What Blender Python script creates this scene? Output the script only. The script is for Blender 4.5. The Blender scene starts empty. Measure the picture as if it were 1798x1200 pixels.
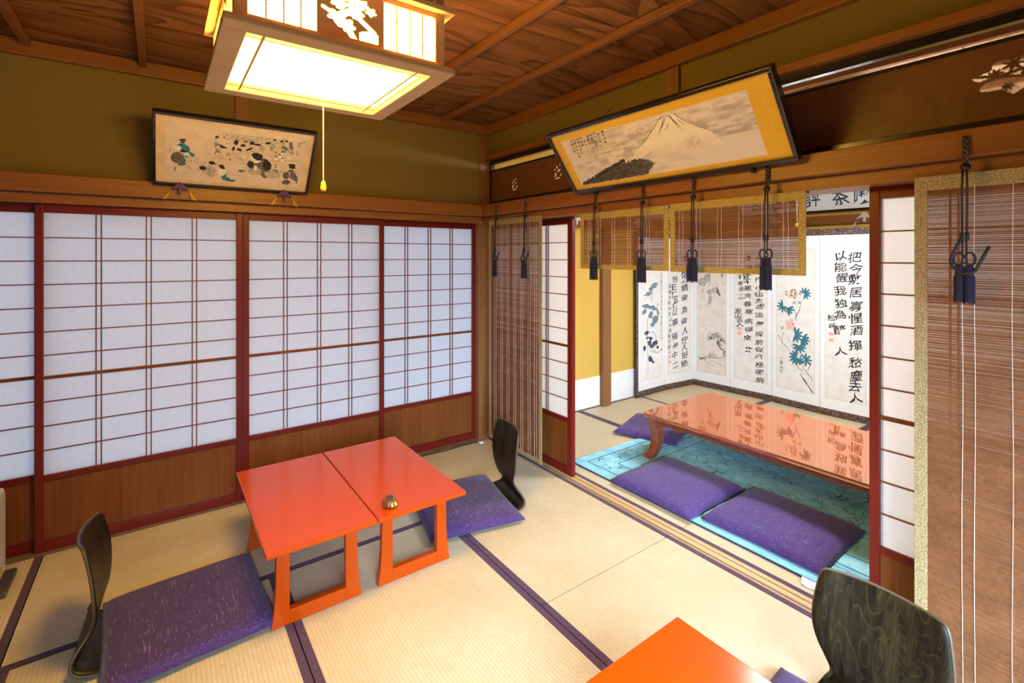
import bpy, math, random
import numpy as np
from mathutils import Vector, Matrix
random.seed(7)
S = bpy.context.scene
COL = S.collection
PI = math.pi

# ------------------------------------------------------------------ camera
FWD = math.atan2(0.80933, 0.58735)
cam_d = bpy.data.cameras.new('camera'); cam = bpy.data.objects.new('camera', cam_d); COL.objects.link(cam)
cam.location = (0, 0, 1.463); cam.rotation_euler = (PI/2, 0, FWD - PI/2)
cam_d.sensor_width = 36; cam_d.lens = 852/1798*36; cam_d.shift_y = -150/1798; cam_d.clip_start = 0.02
S.camera = cam
# ------------------------------------------------------------------ exposure, sky, daylight
S.view_settings.view_transform = 'Standard'; S.view_settings.look = 'None'
S.view_settings.exposure = 0.0; S.view_settings.gamma = 1.0; S.view_settings.use_curve_mapping = False
W = bpy.data.worlds.new('sky'); S.world = W; W.use_nodes = True
W.node_tree.nodes['Background'].inputs[0].default_value = (0.66, 0.76, 1.0, 1)
W.node_tree.nodes['Background'].inputs[1].default_value = .88

def area(name, loc, rot, sx, sy, power, color, spread=PI):
    d = bpy.data.lights.new(name, 'AREA'); d.shape = 'RECTANGLE'; d.size = sx; d.size_y = sy
    d.energy = power; d.color = color; d.spread = spread
    o = bpy.data.objects.new(name, d); COL.objects.link(o); o.location = loc; o.rotation_euler = rot
    return o
# daylight through the veranda glass behind the photographer
area('veranda_daylight', (0.55, -1.22, 1.05), (math.radians(54), 0, math.radians(-35)), 2.4, 1.5, 185, (0.57, 0.77, 1.0), math.radians(88))
LAMP = (1.0, 0.60, 0.085); LAMP_E = 62.0
LAMP2 = (0.93, 0.97, 1.0); LAMP2_E = 98.0

# ------------------------------------------------------------------ mesh helpers
class MB:
    def __init__(s): s.v = []; s.f = []; s.c = None
    def add(s, vs, fs):
        n = len(s.v); s.v += [tuple(p) for p in vs]; s.f += [tuple(n+i for i in f) for f in fs]; return s
    def box(s, x0, x1, y0, y1, z0, z1):
        return s.add([(x0,y0,z0),(x1,y0,z0),(x1,y1,z0),(x0,y1,z0),(x0,y0,z1),(x1,y0,z1),(x1,y1,z1),(x0,y1,z1)],
                     [(0,3,2,1),(4,5,6,7),(0,1,5,4),(1,2,6,5),(2,3,7,6),(3,0,4,7)])
    def prism(s, poly, o, ex, ey, en, t0, t1):
        o, ex, ey, en = Vector(o), Vector(ex), Vector(ey), Vector(en); n = len(poly)
        vs = [o+ex*a+ey*b+en*t for t in (t0, t1) for a, b in poly]
        fs = [tuple(range(n))[::-1], tuple(range(n, 2*n))] + [(i, (i+1) % n, n+(i+1) % n, n+i) for i in range(n)]
        return s.add(vs, fs)
    def tube(s, pts, r, n=8, cap=True):
        pts = [Vector(p) for p in pts]; m = len(pts); rs = r if isinstance(r, (list, tuple)) else [r]*m
        vs = []; up = None
        for i, p in enumerate(pts):
            d = (pts[min(i+1, m-1)] - pts[max(i-1, 0)])
            d = d.normalized() if d.length > 1e-9 else Vector((0, 0, 1))
            if up is None: up = Vector((0, 0, 1)) if abs(d.z) < .9 else Vector((1, 0, 0))
            a = d.cross(up).normalized(); b = a.cross(d).normalized(); up = b
            for k in range(n):
                t = 2*PI*k/n; vs.append(p + (a*math.cos(t)+b*math.sin(t))*rs[i])
        fs = [(i*n+k, i*n+(k+1) % n, (i+1)*n+(k+1) % n, (i+1)*n+k) for i in range(m-1) for k in range(n)]
        if cap: fs += [tuple(range(n))[::-1], tuple(range((m-1)*n, m*n))]
        return s.add(vs, fs)
    def lathe(s, prof, c=(0, 0, 0), n=16, sx=1, sy=1):
        m = len(prof); vs = [(c[0]+sx*r*math.cos(2*PI*k/n), c[1]+sy*r*math.sin(2*PI*k/n), c[2]+z) for r, z in prof for k in range(n)]
        fs = [(i*n+k, i*n+(k+1) % n, (i+1)*n+(k+1) % n, (i+1)*n+k) for i in range(m-1) for k in range(n)]
        fs += [tuple(range(n))[::-1], tuple(range((m-1)*n, m*n))]
        return s.add(vs, fs)
    def grid(s, fn, nu, nv):
        vs = [fn(i/nu, j/nv) for j in range(nv+1) for i in range(nu+1)]
        fs = [(j*(nu+1)+i, j*(nu+1)+i+1, (j+1)*(nu+1)+i+1, (j+1)*(nu+1)+i) for j in range(nv) for i in range(nu)]
        return s.add(vs, fs)
    def ring(s, x0, x1, y0, y1, w, z0, z1):
        s.box(x0, x1, y0, y0+w, z0, z1); s.box(x0, x1, y1-w, y1, z0, z1)
        s.box(x0, x0+w, y0+w, y1-w, z0, z1); s.box(x1-w, x1, y0+w, y1-w, z0, z1); return s
    def build(s, name, mat, parent=None, smooth=False, bevel=0, solid=0, segs=2):
        me = bpy.data.meshes.new(name); me.from_pydata(s.v, [], s.f); me.update()
        if mat: me.materials.append(mat)
        if smooth: me.polygons.foreach_set('use_smooth', [True]*len(me.polygons))
        o = bpy.data.objects.new(name, me); COL.objects.link(o)
        if parent is not None: o.parent = parent
        if solid:
            m = o.modifiers.new('thick', 'SOLIDIFY'); m.thickness = solid; m.offset = 0
        if bevel:
            m = o.modifiers.new('edge', 'BEVEL'); m.width = bevel; m.segments = segs; m.limit_method = 'ANGLE'; m.angle_limit = 0.6
            m.harden_normals = False
        return o

def tag(o, label, cat, group=None, kind=None):
    o['label'] = label; o['category'] = cat
    if group: o['group'] = group
    if kind: o['kind'] = kind
    return o
def thing(name, label, cat, loc=(0, 0, 0), rz=0.0, group=None, mw=None):
    o = bpy.data.objects.new(name, None); o.empty_display_size = .05; COL.objects.link(o)
    if mw is not None: o.matrix_world = mw
    else: o.location = loc; o.rotation_euler = (0, 0, rz)
    return tag(o, label, cat, group)
def struct(name, mb=None, mat=None, label=None, **k):
    if mb is None:
        o = bpy.data.objects.new(name, None); COL.objects.link(o)
    else: o = mb.build(name, mat, **k)
    o['kind'] = 'structure'
    if label: o['label'] = label
    return o
def dup(root, loc=None, rz=None, label=None, group=None):
    r = root.copy(); COL.objects.link(r)
    if loc is not None: r.location = loc
    if rz is not None: r.rotation_euler = (0, 0, rz)
    if label: r['label'] = label
    if group: r['group'] = group
    for ch in list(root.children):
        c = ch.copy(); COL.objects.link(c); c.parent = r
        for g in list(ch.children):
            d = g.copy(); COL.objects.link(d); d.parent = c
    return r
def axes(o, ex, ey, en):
    m = Matrix.Identity(4)
    for i, a in enumerate((ex, ey, en)):
        for j in range(3): m[j][i] = a[j]
    for j in range(3): m[j][3] = o[j]
    return m

# ------------------------------------------------------------------ materials
def newmat(name):
    m = bpy.data.materials.new(name); m.use_nodes = True
    nt = m.node_tree; return m, nt, nt.nodes['Principled BSDF']
def ramp(nt, stops):
    r = nt.nodes.new('ShaderNodeValToRGB'); e = r.color_ramp.elements
    while len(e) < len(stops): e.new(0.5)
    for k, (p, c) in enumerate(stops): e[k].position = p; e[k].color = (*c, 1)
    return r
def coords(nt, scale, rot=(0, 0, 0)):
    t = nt.nodes.new('ShaderNodeTexCoord'); mp = nt.nodes.new('ShaderNodeMapping')
    mp.inputs['Scale'].default_value = scale; mp.inputs['Rotation'].default_value = rot
    nt.links.new(t.outputs['Object'], mp.inputs['Vector']); return mp.outputs[0]
def noise(nt, vec, scale, detail=4, rough=.5, dist=0):
    n = nt.nodes.new('ShaderNodeTexNoise'); n.inputs['Scale'].default_value = scale; n.inputs['Detail'].default_value = detail
    n.inputs['Roughness'].default_value = rough; n.inputs['Distortion'].default_value = dist
    nt.links.new(vec, n.inputs['Vector']); return n.outputs[0]
def mathn(nt, op, a, b=None):
    n = nt.nodes.new('ShaderNodeMath'); n.operation = op
    for i, v in enumerate((a, b)):
        if v is None: continue
        if isinstance(v, (int, float)): n.inputs[i].default_value = v
        else: nt.links.new(v, n.inputs[i])
    return n.outputs[0]
def mixc(nt, fac, a, b):
    n = nt.nodes.new('ShaderNodeMix'); n.data_type = 'RGBA'
    for s, v in ((n.inputs[0], fac), (n.inputs[6], a), (n.inputs[7], b)):
        if isinstance(v, tuple): s.default_value = (*v, 1)
        elif isinstance(v, (int, float)): s.default_value = v
        else: nt.links.new(v, s)
    return n.outputs[2]
def bumpn(nt, p, h, strength=.2, dist=.002):
    b = nt.nodes.new('ShaderNodeBump'); b.inputs['Strength'].default_value = strength; b.inputs['Distance'].default_value = dist
    nt.links.new(h, b.inputs['Height']); nt.links.new(b.outputs[0], p.inputs['Normal'])
def setp(p, rough=.5, spec=.5, coat=0, coat_r=.05, metal=0):
    p.inputs['Roughness'].default_value = rough; p.inputs['Specular IOR Level'].default_value = spec
    p.inputs['Coat Weight'].default_value = coat; p.inputs['Coat Roughness'].default_value = coat_r; p.inputs['Metallic'].default_value = metal
def plain(name, c, rough=.5, spec=.5, coat=0, coat_r=.05, metal=0, var=.12, scale=30):
    m, nt, p = newmat(name); setp(p, rough, spec, coat, coat_r, metal)
    n = noise(nt, coords(nt, (1, 1, 1)), scale)
    r = ramp(nt, [(.3, tuple(x*(1-var) for x in c)), (.7, tuple(min(1, x*(1+var)) for x in c))])
    nt.links.new(n, r.inputs[0]); nt.links.new(r.outputs[0], p.inputs['Base Color']); return m
def wood(name, c1, c2, axis='x', rough=.45, spec=.4, fine=90, rings=0, ring_scale=3.0, coat=0, bright=False):
    m, nt, p = newmat(name); setp(p, rough, spec, coat, .1)
    i = 'xyz'.index(axis); sc = [1, 1, 1]; sc[i] = .05
    v = coords(nt, tuple(sc))
    a = noise(nt, v, fine, 5, .6, .2); b = noise(nt, v, fine*.13, 3, .5, .6)
    f = mathn(nt, 'ADD', mathn(nt, 'MULTIPLY', a, .55), mathn(nt, 'MULTIPLY', b, .45))
    if rings:
        sc2 = [1, 1, 1]; sc2[i] = .28
        g = noise(nt, coords(nt, tuple(sc2)), ring_scale, 2, .45, .5)
        g = mathn(nt, 'FRACT', mathn(nt, 'MULTIPLY', g, rings))
        g = mathn(nt, 'POWER', g, 2.2)
        if bright: f = mathn(nt, 'ADD', mathn(nt, 'MULTIPLY', f, .75), mathn(nt, 'MULTIPLY', mathn(nt, 'POWER', g, 5.0), .20))
        else: f = mathn(nt, 'SUBTRACT', mathn(nt, 'ADD', f, .12), mathn(nt, 'MULTIPLY', g, .30))
    r = ramp(nt, [(.32, c1), (.66, c2)]); nt.links.new(f, r.inputs[0]); nt.links.new(r.outputs[0], p.inputs['Base Color'])
    bumpn(nt, p, f, .15, .001); return m
def emit(name, c, e):
    m, nt, p = newmat(name); p.inputs['Base Color'].default_value = (.9, .88, .8, 1)
    p.inputs['Emission Color'].default_value = (*c, 1); p.inputs['Emission Strength'].default_value = e; return m
def paper(name, c, trans=.5):
    m, nt, p = newmat(name); nt.nodes.remove(p); out = nt.nodes['Material Output']
    n = noise(nt, coords(nt, (1, 1, .4)), 60, 5, .6)
    r = ramp(nt, [(.3, tuple(x*.95 for x in c)), (.7, c)]); nt.links.new(n, r.inputs[0])
    d = nt.nodes.new('ShaderNodeBsdfDiffuse'); t = nt.nodes.new('ShaderNodeBsdfTranslucent'); mx = nt.nodes.new('ShaderNodeMixShader')
    mx.inputs[0].default_value = trans
    for q in (d, t): nt.links.new(r.outputs[0], q.inputs['Color'])
    nt.links.new(d.outputs[0], mx.inputs[1]); nt.links.new(t.outputs[0], mx.inputs[2]); nt.links.new(mx.outputs[0], out.inputs[0]); return m
def tatami(name, along):
    m, nt, p = newmat(name); setp(p, .55, .35)
    t = nt.nodes.new('ShaderNodeTexCoord'); sp = nt.nodes.new('ShaderNodeSeparateXYZ'); nt.links.new(t.outputs['Object'], sp.inputs[0])
    u = sp.outputs['XY'.index(along.upper())]; w = sp.outputs[1 - 'XY'.index(along.upper())]
    rid = mathn(nt, 'ABSOLUTE', mathn(nt, 'SINE', mathn(nt, 'MULTIPLY', w, PI/.0145)))
    rush = mathn(nt, 'SINE', mathn(nt, 'MULTIPLY', u, 2*PI/.0055))
    sc = (.12, 1, 1) if along == 'y' else (1, .12, 1)
    a = noise(nt, coords(nt, sc), 300, 3, .6); b = noise(nt, coords(nt, (1, 1, 1)), 3.0, 5, .6); d = noise(nt, coords(nt, (1, 1, 1)), 26, 4, .7)
    f = mathn(nt, 'ADD', mathn(nt, 'MULTIPLY', a, .4), mathn(nt, 'MULTIPLY', b, .35)); f = mathn(nt, 'ADD', f, mathn(nt, 'MULTIPLY', d, .25))
    r = ramp(nt, [(.34, (.45, .365, .225)), (.52, (.555, .465, .315)), (.70, (.69, .615, .48))]); nt.links.new(f, r.inputs[0])
    g = mathn(nt, 'POWER', rid, .35)
    c = mixc(nt, mathn(nt, 'MULTIPLY', mathn(nt, 'SUBTRACT', 1.0, g), .9), r.outputs[0], (.42, .32, .16))
    nt.links.new(c, p.inputs['Base Color'])
    h = mathn(nt, 'ADD', rid, mathn(nt, 'MULTIPLY', rush, .12)); bumpn(nt, p, h, .35, .002); return m
def fabric(name, c, fleck, dirs=(1, 1), amt=1.0, rough=.9):
    m, nt, p = newmat(name); setp(p, rough, .15)
    a = noise(nt, coords(nt, (1, .07, 1)), 260, 2, .6); b = noise(nt, coords(nt, (.07, 1, 1)), 260, 2, .6)
    ra = ramp(nt, [(.60, (0, 0, 0)), (.80, (1, 1, 1))]); rb = ramp(nt, [(.60, (0, 0, 0)), (.80, (1, 1, 1))])
    nt.links.new(a, ra.inputs[0]); nt.links.new(b, rb.inputs[0])
    k = mathn(nt, 'ADD', mathn(nt, 'MULTIPLY', ra.outputs[0], dirs[0]*amt), mathn(nt, 'MULTIPLY', rb.outputs[0], dirs[1]*amt))
    nt.links.new(mixc(nt, k, c, fleck), p.inputs['Base Color'])
    p.inputs['Sheen Weight'].default_value = .15
    bumpn(nt, p, mathn(nt, 'ADD', a, b), .4, .002); return m
def brocade(name, c1, c2, sc=70):
    m, nt, p = newmat(name); setp(p, .6, .4)
    v = nt.nodes.new('ShaderNodeTexVoronoi'); v.inputs['Scale'].default_value = sc; v.feature = 'DISTANCE_TO_EDGE'
    nt.links.new(coords(nt, (1, 1, 1)), v.inputs['Vector'])
    n = noise(nt, coords(nt, (1, 1, 1)), sc*2, 3)
    f = mathn(nt, 'ADD', mathn(nt, 'MULTIPLY', v.outputs[0], 1.6), mathn(nt, 'MULTIPLY', n, .5))
    r = ramp(nt, [(.25, c1), (.6, c2)]); nt.links.new(f, r.inputs[0]); nt.links.new(r.outputs[0], p.inputs['Base Color']); return m
def vcol(name, rough=.8):
    m, nt, p = newmat(name); setp(p, rough, .2)
    a = nt.nodes.new('ShaderNodeVertexColor'); a.layer_name = 'ink'
    n = noise(nt, coords(nt, (1, 1, 1)), 400, 2)
    c = mixc(nt, mathn(nt, 'MULTIPLY', n, .12), a.outputs[0], (.5, .42, .33))
    nt.links.new(c, p.inputs['Base Color']); return m

M = {}
M['red_stile'] = wood('red_lacquered_stile', (.10, .008, .005), (.17, .014, .007), 'z', .35, .3)
M['red_rail'] = wood('red_lacquered_rail', (.10, .008, .005), (.17, .014, .007), 'x', .35, .3)
M['muntin'] = wood('muntin_wood', (.16, .05, .03), (.22, .08, .045), 'x', .5)
M['kick'] = wood('kick_board_cedar', (.11, .029, .004), (.215, .068, .012), 'z', .5, .3, 60)
M['nageshi_x'] = wood('beam_wood_x', (.17, .060, .013), (.28, .110, .028), 'x', .42, .4, 50)
M['nageshi_y'] = wood('beam_wood_y', (.17, .055, .011), (.28, .098, .022), 'y', .42, .4, 50)
M['post'] = wood('post_wood', (.17, .07, .022), (.27, .125, .045), 'z', .5, .35, 60)
M['ceil'] = wood('ceiling_boards', (.10, .033, .009), (.27, .11, .038), 'x', .5, .2, 60, rings=9, ring_scale=2.6)
M['ceil2'] = wood('ceiling_boards_pale', (.34, .20, .10), (.58, .40, .22), 'x', .5, .3, 60, rings=9, ring_scale=2.6)
M['batten'] = wood('ceiling_batten', (.15, .055, .016), (.25, .10, .034), 'y', .5, .3)
M['transom'] = wood('transom_board', (.11, .040, .014), (.19, .075, .026), 'y', .4, .4, 120)
M['black'] = plain('black_lacquer', (.010, .008, .008), .22, .5, .4)
M['plaster'] = plain('olive_sand_plaster', (.195, .135, .036), .92, .15, var=.16, scale=420)
M['ochre'] = plain('ochre_sand_plaster', (.62, .40, .085), .92, .15, var=.14, scale=420)
M['washi'] = plain('white_wainscot_paper', (.80, .82, .86), .8, .2, var=.03, scale=12)
M['shoji'] = paper('shoji_paper', (.84, .87, .92), .64)
M['tat_x'] = tatami('tatami_x', 'x'); M['tat_y'] = tatami('tatami_y', 'y')
M['heri'] = fabric('tatami_border_cloth', (.075, .032, .062), (.19, .10, .14), (0.5, .5), .7)
M['sill_wood'] = wood('threshold_wood', (.36, .22, .10), (.62, .43, .22), 'y', .5, .3, 40)
M['groove'] = wood('threshold_groove', (.13, .085, .06), (.22, .15, .10), 'y', .6, .3, 40)
M['red_table'] = plain('vermilion_lacquer', (.50, .060, .0012), .17, .35, 0, .15, var=.03, scale=300)
M['choshi'] = wood('reddish_lacquer_tabletop', (.30, .062, .016), (.36, .082, .022), 'y', .03, .9, 20)
for n_ in M['choshi'].node_tree.nodes:
    if n_.type == 'BSDF_PRINCIPLED': n_.inputs['IOR'].default_value = 2.5; n_.inputs['Specular Tint'].default_value = (1, .80, .60, 1); n_.inputs['Normal'].links and M['choshi'].node_tree.links.remove(n_.inputs['Normal'].links[0])
M['choshi_leg'] = wood('reddish_table_leg', (.17, .035, .012), (.26, .058, .02), 'z', .3, .5, 60, coat=.3)
M['cushion'] = fabric('purple_slub_cotton', (.060, .028, .115), (.40, .34, .56), (.85, .22), .95)
M['cushion_x'] = fabric('purple_slub_cotton_cross', (.066, .034, .155), (.36, .32, .58), (.55, .55), .85)
M['zaisu'] = wood('dark_bent_plywood', (.006, .0045, .002), (.050, .036, .012), 'z', .38, .22, 50, rings=15, ring_scale=10, bright=True)
M['zaisu_edge'] = plain('plywood_edge', (.075, .05, .028), .4)
M['bamboo'] = wood('bamboo_splint', (.11, .040, .015), (.22, .090, .037), 'y', .5, .2, 70)
M['brocade'] = brocade('gold_green_brocade', (.26, .18, .035), (.45, .33, .085), 110)
M['brocade_dull'] = brocade('dull_gold_brocade', (.20, .145, .060), (.36, .28, .135), 110)
M['string'] = plain('white_blind_string', (.72, .62, .56), .8)
M['tassel'] = fabric('dark_indigo_silk', (.014, .011, .030), (.035, .03, .075), (0, 1), 1.0, .6)
M['cord'] = plain('black_silk_cord', (.012, .010, .018), .6)
M['hook'] = plain('twisted_bronze_cord', (.045, .030, .018), .6, var=.5, scale=90)
M['iron'] = plain('dark_iron', (.03, .022, .015), .45, metal=.6)
M['lamp_wood'] = wood('lamp_frame_cypress', (.47, .27, .11), (.60, .38, .17), 'x', .5, .3, 40)
M['lamp_glow'] = emit('lamp_paper_lit', LAMP, LAMP_E)
M['lamp_glow2'] = emit('far_lamp_paper_lit', LAMP2, LAMP2_E)
M['knob'] = plain('amber_pull_knob', (.85, .48, .03), .35, coat=.3)
M['pull'] = plain('white_pull_cord', (.85, .80, .68), .7)
M['gold_mat'] = plain('gold_leaf_mat', (.72, .44, .03), .45, .5, metal=.15, var=.10, scale=160)
M['cream_mat'] = plain('aged_cream_mat', (.68, .54, .40), .8, .2, var=.14, scale=14)
M['old_paper'] = plain('aged_paper', (.68, .60, .56), .85, .2, var=.08, scale=18)
M['white_paper'] = plain('screen_white_paper', (.83, .87, .92), .8, .2, var=.03, scale=6)
M['scroll_paper'] = plain('scroll_paper', (.79, .79, .79), .85, .2, var=.06, scale=14)
M['scroll_tan'] = plain('scroll_silk_tan', (.74, .70, .65), .85, .2, var=.08, scale=14)
M['screen_border'] = brocade('screen_border_brocade', (.045, .024, .020), (.16, .11, .09), 26)
M['fineline'] = plain('fine_frame_line', (.50, .47, .46), .8)
M['ink'] = plain('black_ink', (.018, .020, .028), .7, var=.4, scale=60)
M['ink_blue'] = plain('indigo_ink', (.030, .065, .115), .7, var=.5, scale=60)
M['ink_soft'] = plain('pale_ink_wash', (.45, .43, .41), .8, var=.35, scale=50)
M['ink_pale'] = plain('pale_indigo_wash', (.16, .24, .30), .8, var=.5, scale=70)
M['ink_mid'] = plain('grey_ink_wash', (.13, .12, .12), .8, var=.4, scale=50)
M['teal'] = plain('teal_pigment', (.035, .20, .28), .75, var=.35, scale=70)
M['pink'] = plain('pale_pink_pigment', (.80, .52, .46), .8, var=.12, scale=60)
M['umber'] = plain('umber_pigment', (.40, .27, .18), .8, var=.3, scale=70)
M['seal'] = plain('red_seal', (.84, .40, .35), .8)
M['purple_silk'] = plain('violet_silk', (.085, .028, .19), .6)
M['gold_thread'] = plain('gold_thread', (.70, .45, .07), .6)
M['white_silk'] = plain('pale_silk', (.62, .55, .48), .7)
M['plastic'] = plain('white_appliance_plastic', (.55, .55, .57), .35, var=.03)
M['dark_plastic'] = plain('dark_plastic', (.05, .045, .04), .4)
M['amber'] = plain('brown_translucent_plastic', (.16, .050, .012), .12, .6, .5)
M['lime'] = plain('lime_label', (.50, .80, .10), .5)
M['cable'] = plain('black_cable', (.02, .016, .014), .5)
M['tag_white'] = plain('white_tag', (.80, .83, .88), .8)
def rug_mat():
    m, nt, p = newmat('carved_blue_wool'); setp(p, .95, .05)
    t = nt.nodes.new('ShaderNodeTexCoord'); sp = nt.nodes.new('ShaderNodeSeparateXYZ'); nt.links.new(t.outputs['Object'], sp.inputs[0])
    dx = mathn(nt, 'SUBTRACT', .85, mathn(nt, 'ABSOLUTE', sp.outputs[0])); dy = mathn(nt, 'SUBTRACT', 1.25, mathn(nt, 'ABSOLUTE', sp.outputs[1]))
    e = mathn(nt, 'MINIMUM', dx, dy)                               # distance from the rug's edge
    wv = noise(nt, coords(nt, (1, 1, 1)), 5, 2)
    v = nt.nodes.new('ShaderNodeTexVoronoi'); v.feature = 'DISTANCE_TO_EDGE'; v.inputs['Scale'].default_value = 11
    vec = nt.nodes.new('ShaderNodeVectorMath'); vec.operation = 'MULTIPLY_ADD'; vec.inputs[1].default_value = (1, 1, 1)
    n3 = nt.nodes.new('ShaderNodeTexNoise'); n3.inputs['Scale'].default_value = 7
    nt.links.new(t.outputs['Object'], n3.inputs['Vector'])
    vs = nt.nodes.new('ShaderNodeVectorMath'); vs.operation = 'SCALE'; vs.inputs['Scale'].default_value = .16
    nt.links.new(n3.outputs['Color'], vs.inputs[0]); nt.links.new(t.outputs['Object'], vec.inputs[0]); nt.links.new(vs.outputs[0], vec.inputs[2])
    nt.links.new(vec.outputs[0], v.inputs['Vector'])
    line = ramp(nt, [(.0, (1, 1, 1)), (.035, (0, 0, 0))]); nt.links.new(v.outputs[0], line.inputs[0])
    wn = noise(nt, coords(nt, (1, 1, 1)), 2.3, 2)
    inner = ramp(nt, [(.40, (0, 0, 0)), (.48, (1, 1, 1))]); nt.links.new(wn, inner.inputs[0])
    def band(a, b):
        return mathn(nt, 'MULTIPLY', mathn(nt, 'GREATER_THAN', e, a), mathn(nt, 'LESS_THAN', e, b))
    motif = mathn(nt, 'ADD', mathn(nt, 'MULTIPLY', inner.outputs[0], mathn(nt, 'GREATER_THAN', e, .40)), band(.09, .21))
    motif = mathn(nt, 'MULTIPLY', mathn(nt, 'MINIMUM', motif, 1.0), line.outputs[0])
    lines = mathn(nt, 'ADD', mathn(nt, 'ADD', band(.075, .083), band(.222, .230)), band(.335, .341))
    k = mathn(nt, 'MINIMUM', mathn(nt, 'ADD', motif, lines), 1.0)
    n = noise(nt, coords(nt, (1, 1, 1)), 9, 5, .6)
    r = ramp(nt, [(.3, (.17, .45, .60)), (.7, (.33, .66, .80))]); nt.links.new(n, r.inputs[0])
    nt.links.new(mixc(nt, k, r.outputs[0], (.02, .06, .10)), p.inputs['Base Color'])
    f = noise(nt, coords(nt, (1, 1, 1)), 500, 2)
    bumpn(nt, p, mathn(nt, 'SUBTRACT', mathn(nt, 'MULTIPLY', f, .3), k), .6, .004); return m
M['rug'] = rug_mat(); M['rug_edge'] = plain('rug_binding', (.02, .03, .07), .9)

# ------------------------------------------------------------------ painting helpers (flat artwork on its own sheet)
def homog(px, wd, hd):
    """map of a traced quad (TL, TR, BR, BL) to sheet metres"""
    dst = [(0, hd), (wd, hd), (wd, 0), (0, 0)]; A = []; B = []
    for (x, y), (u, v) in zip(px, dst):
        A.append([x, y, 1, 0, 0, 0, -u*x, -u*y]); B.append(u)
        A.append([0, 0, 0, x, y, 1, -v*x, -v*y]); B.append(v)
    h = np.linalg.solve(np.array(A, float), np.array(B, float))
    def f(x, y):
        w = h[6]*x+h[7]*y+1; return ((h[0]*x+h[1]*y+h[2])/w, (h[3]*x+h[4]*y+h[5])/w)
    return f
class Ink:
    def __init__(s, fmap, z): s.m = fmap; s.mb = MB(); s.z = z
    def poly(s, pts, dz=0):
        q = [s.m(*p) for p in pts]; s.mb.add([(a, b, s.z+dz) for a, b in q], [tuple(range(len(q)))])
    def blob(s, x, y, rx, ry, rot=0, n=14, j=.12):
        pts = []
        for k in range(n):
            t = 2*PI*k/n; r = 1+random.uniform(-j, j); a, b = rx*r*math.cos(t), ry*r*math.sin(t)
            pts.append((x+a*math.cos(rot)-b*math.sin(rot), y+a*math.sin(rot)+b*math.cos(rot)))
        s.poly(pts, random.uniform(0, .0003))
    def stroke(s, pts, w, taper=True):
        P = [Vector(p) for p in pts]; Q = []
        if len(P) == 2: Q = [P[0].lerp(P[1], i/5) for i in range(6)]
        else:
            E = [P[0]*2-P[1]]+P+[P[-1]*2-P[-2]]
            for i in range(1, len(E)-2):
                for k in range(5):
                    t = k/5; a, b, c, d = E[i-1], E[i], E[i+1], E[i+2]
                    Q.append(.5*((2*b)+(c-a)*t+(2*a-5*b+4*c-d)*t*t+(3*b-a-3*c+d)*t**3))
            Q.append(P[-1])
        n = len(Q); L = []; R = []
        for i, p in enumerate(Q):
            d = Q[min(i+1, n-1)]-Q[max(i-1, 0)]
            d = d.normalized() if d.length > 1e-9 else Vector((1, 0))
            t = i/(n-1); ww = w*(.35+.65*math.sin(PI*min(1, .15+t*.85))) if taper else w
            nn = Vector((-d.y, d.x))*ww/2; L.append(p+nn); R.append(p-nn)
        vs = [(*s.m(*p), s.z+.0002) for p in L+R]
        s.mb.add(vs, [(i, i+1, n+i+1, n+i) for i in range(n-1)])
    def glyph(s, ch, cx, cy, w, h, slant=.16, wob=.05):
        V, F = glyph_mesh(ch); ph = random.uniform(0, 6.28); rot = random.uniform(-.06, .06); vs = []
        for x, y in V:
            a, b = x-.5, y-.38
            a += wob*math.sin(5*b+ph)+.03*math.sin(9*a+ph); b += slant*a+wob*.8*math.sin(4.2*a+ph*1.7)
            a, b = a*math.cos(rot)-b*math.sin(rot), a*math.sin(rot)+b*math.cos(rot)
            vs.append((*s.m(cx+a*w, cy-b*h), s.z+.0002))
        s.mb.add(vs, F)
    def seal(s, x, y, rx, ry): s.poly([(x-rx, y-ry), (x+rx, y-ry*.96), (x+rx*.97, y+ry), (x-rx, y+ry*.95)])
    def build(s, name, mat, parent): return s.mb.build(name, mat, parent)
_G = {}
def glyph_mesh(ch):
    if ch not in _G:
        cu = bpy.data.curves.new('glyph', 'FONT'); cu.body = ch; cu.offset = .012; cu.resolution_u = 2
        o = bpy.data.objects.new('glyph', cu); COL.objects.link(o)
        me = bpy.data.meshes.new_from_object(o.evaluated_get(bpy.context.evaluated_depsgraph_get()))
        _G[ch] = ([(v.co.x, v.co.y) for v in me.vertices], [tuple(p.vertices) for p in me.polygons])
        bpy.data.objects.remove(o); bpy.data.curves.remove(cu); bpy.data.meshes.remove(me)
    return _G[ch]
def vnoise(x, y, sx, sy, seed=0):
    """smooth value noise for painted washes"""
    rs = np.random.RandomState(seed); g = rs.rand(64, 64)
    X = np.mod(x*sx, 63); Y = np.mod(y*sy, 63); i = np.floor(X).astype(int); j = np.floor(Y).astype(int)
    fx = X-i; fy = Y-j; fx = fx*fx*(3-2*fx); fy = fy*fy*(3-2*fy); i1 = (i+1) % 64; j1 = (j+1) % 64
    return (g[i, j]*(1-fx)+g[i1, j]*fx)*(1-fy)+(g[i, j1]*(1-fx)+g[i1, j1]*fx)*fy
def inside(poly, x, y):
    r = np.zeros(x.shape, bool); n = len(poly)
    for k in range(n):
        (x1, y1), (x2, y2) = poly[k], poly[(k+1) % n]
        if y1 == y2: continue
        c = ((y1 > y) != (y2 > y)) & (x < (x2-x1)*(y-y1)/(y2-y1)+x1); r ^= c
    return r
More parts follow.
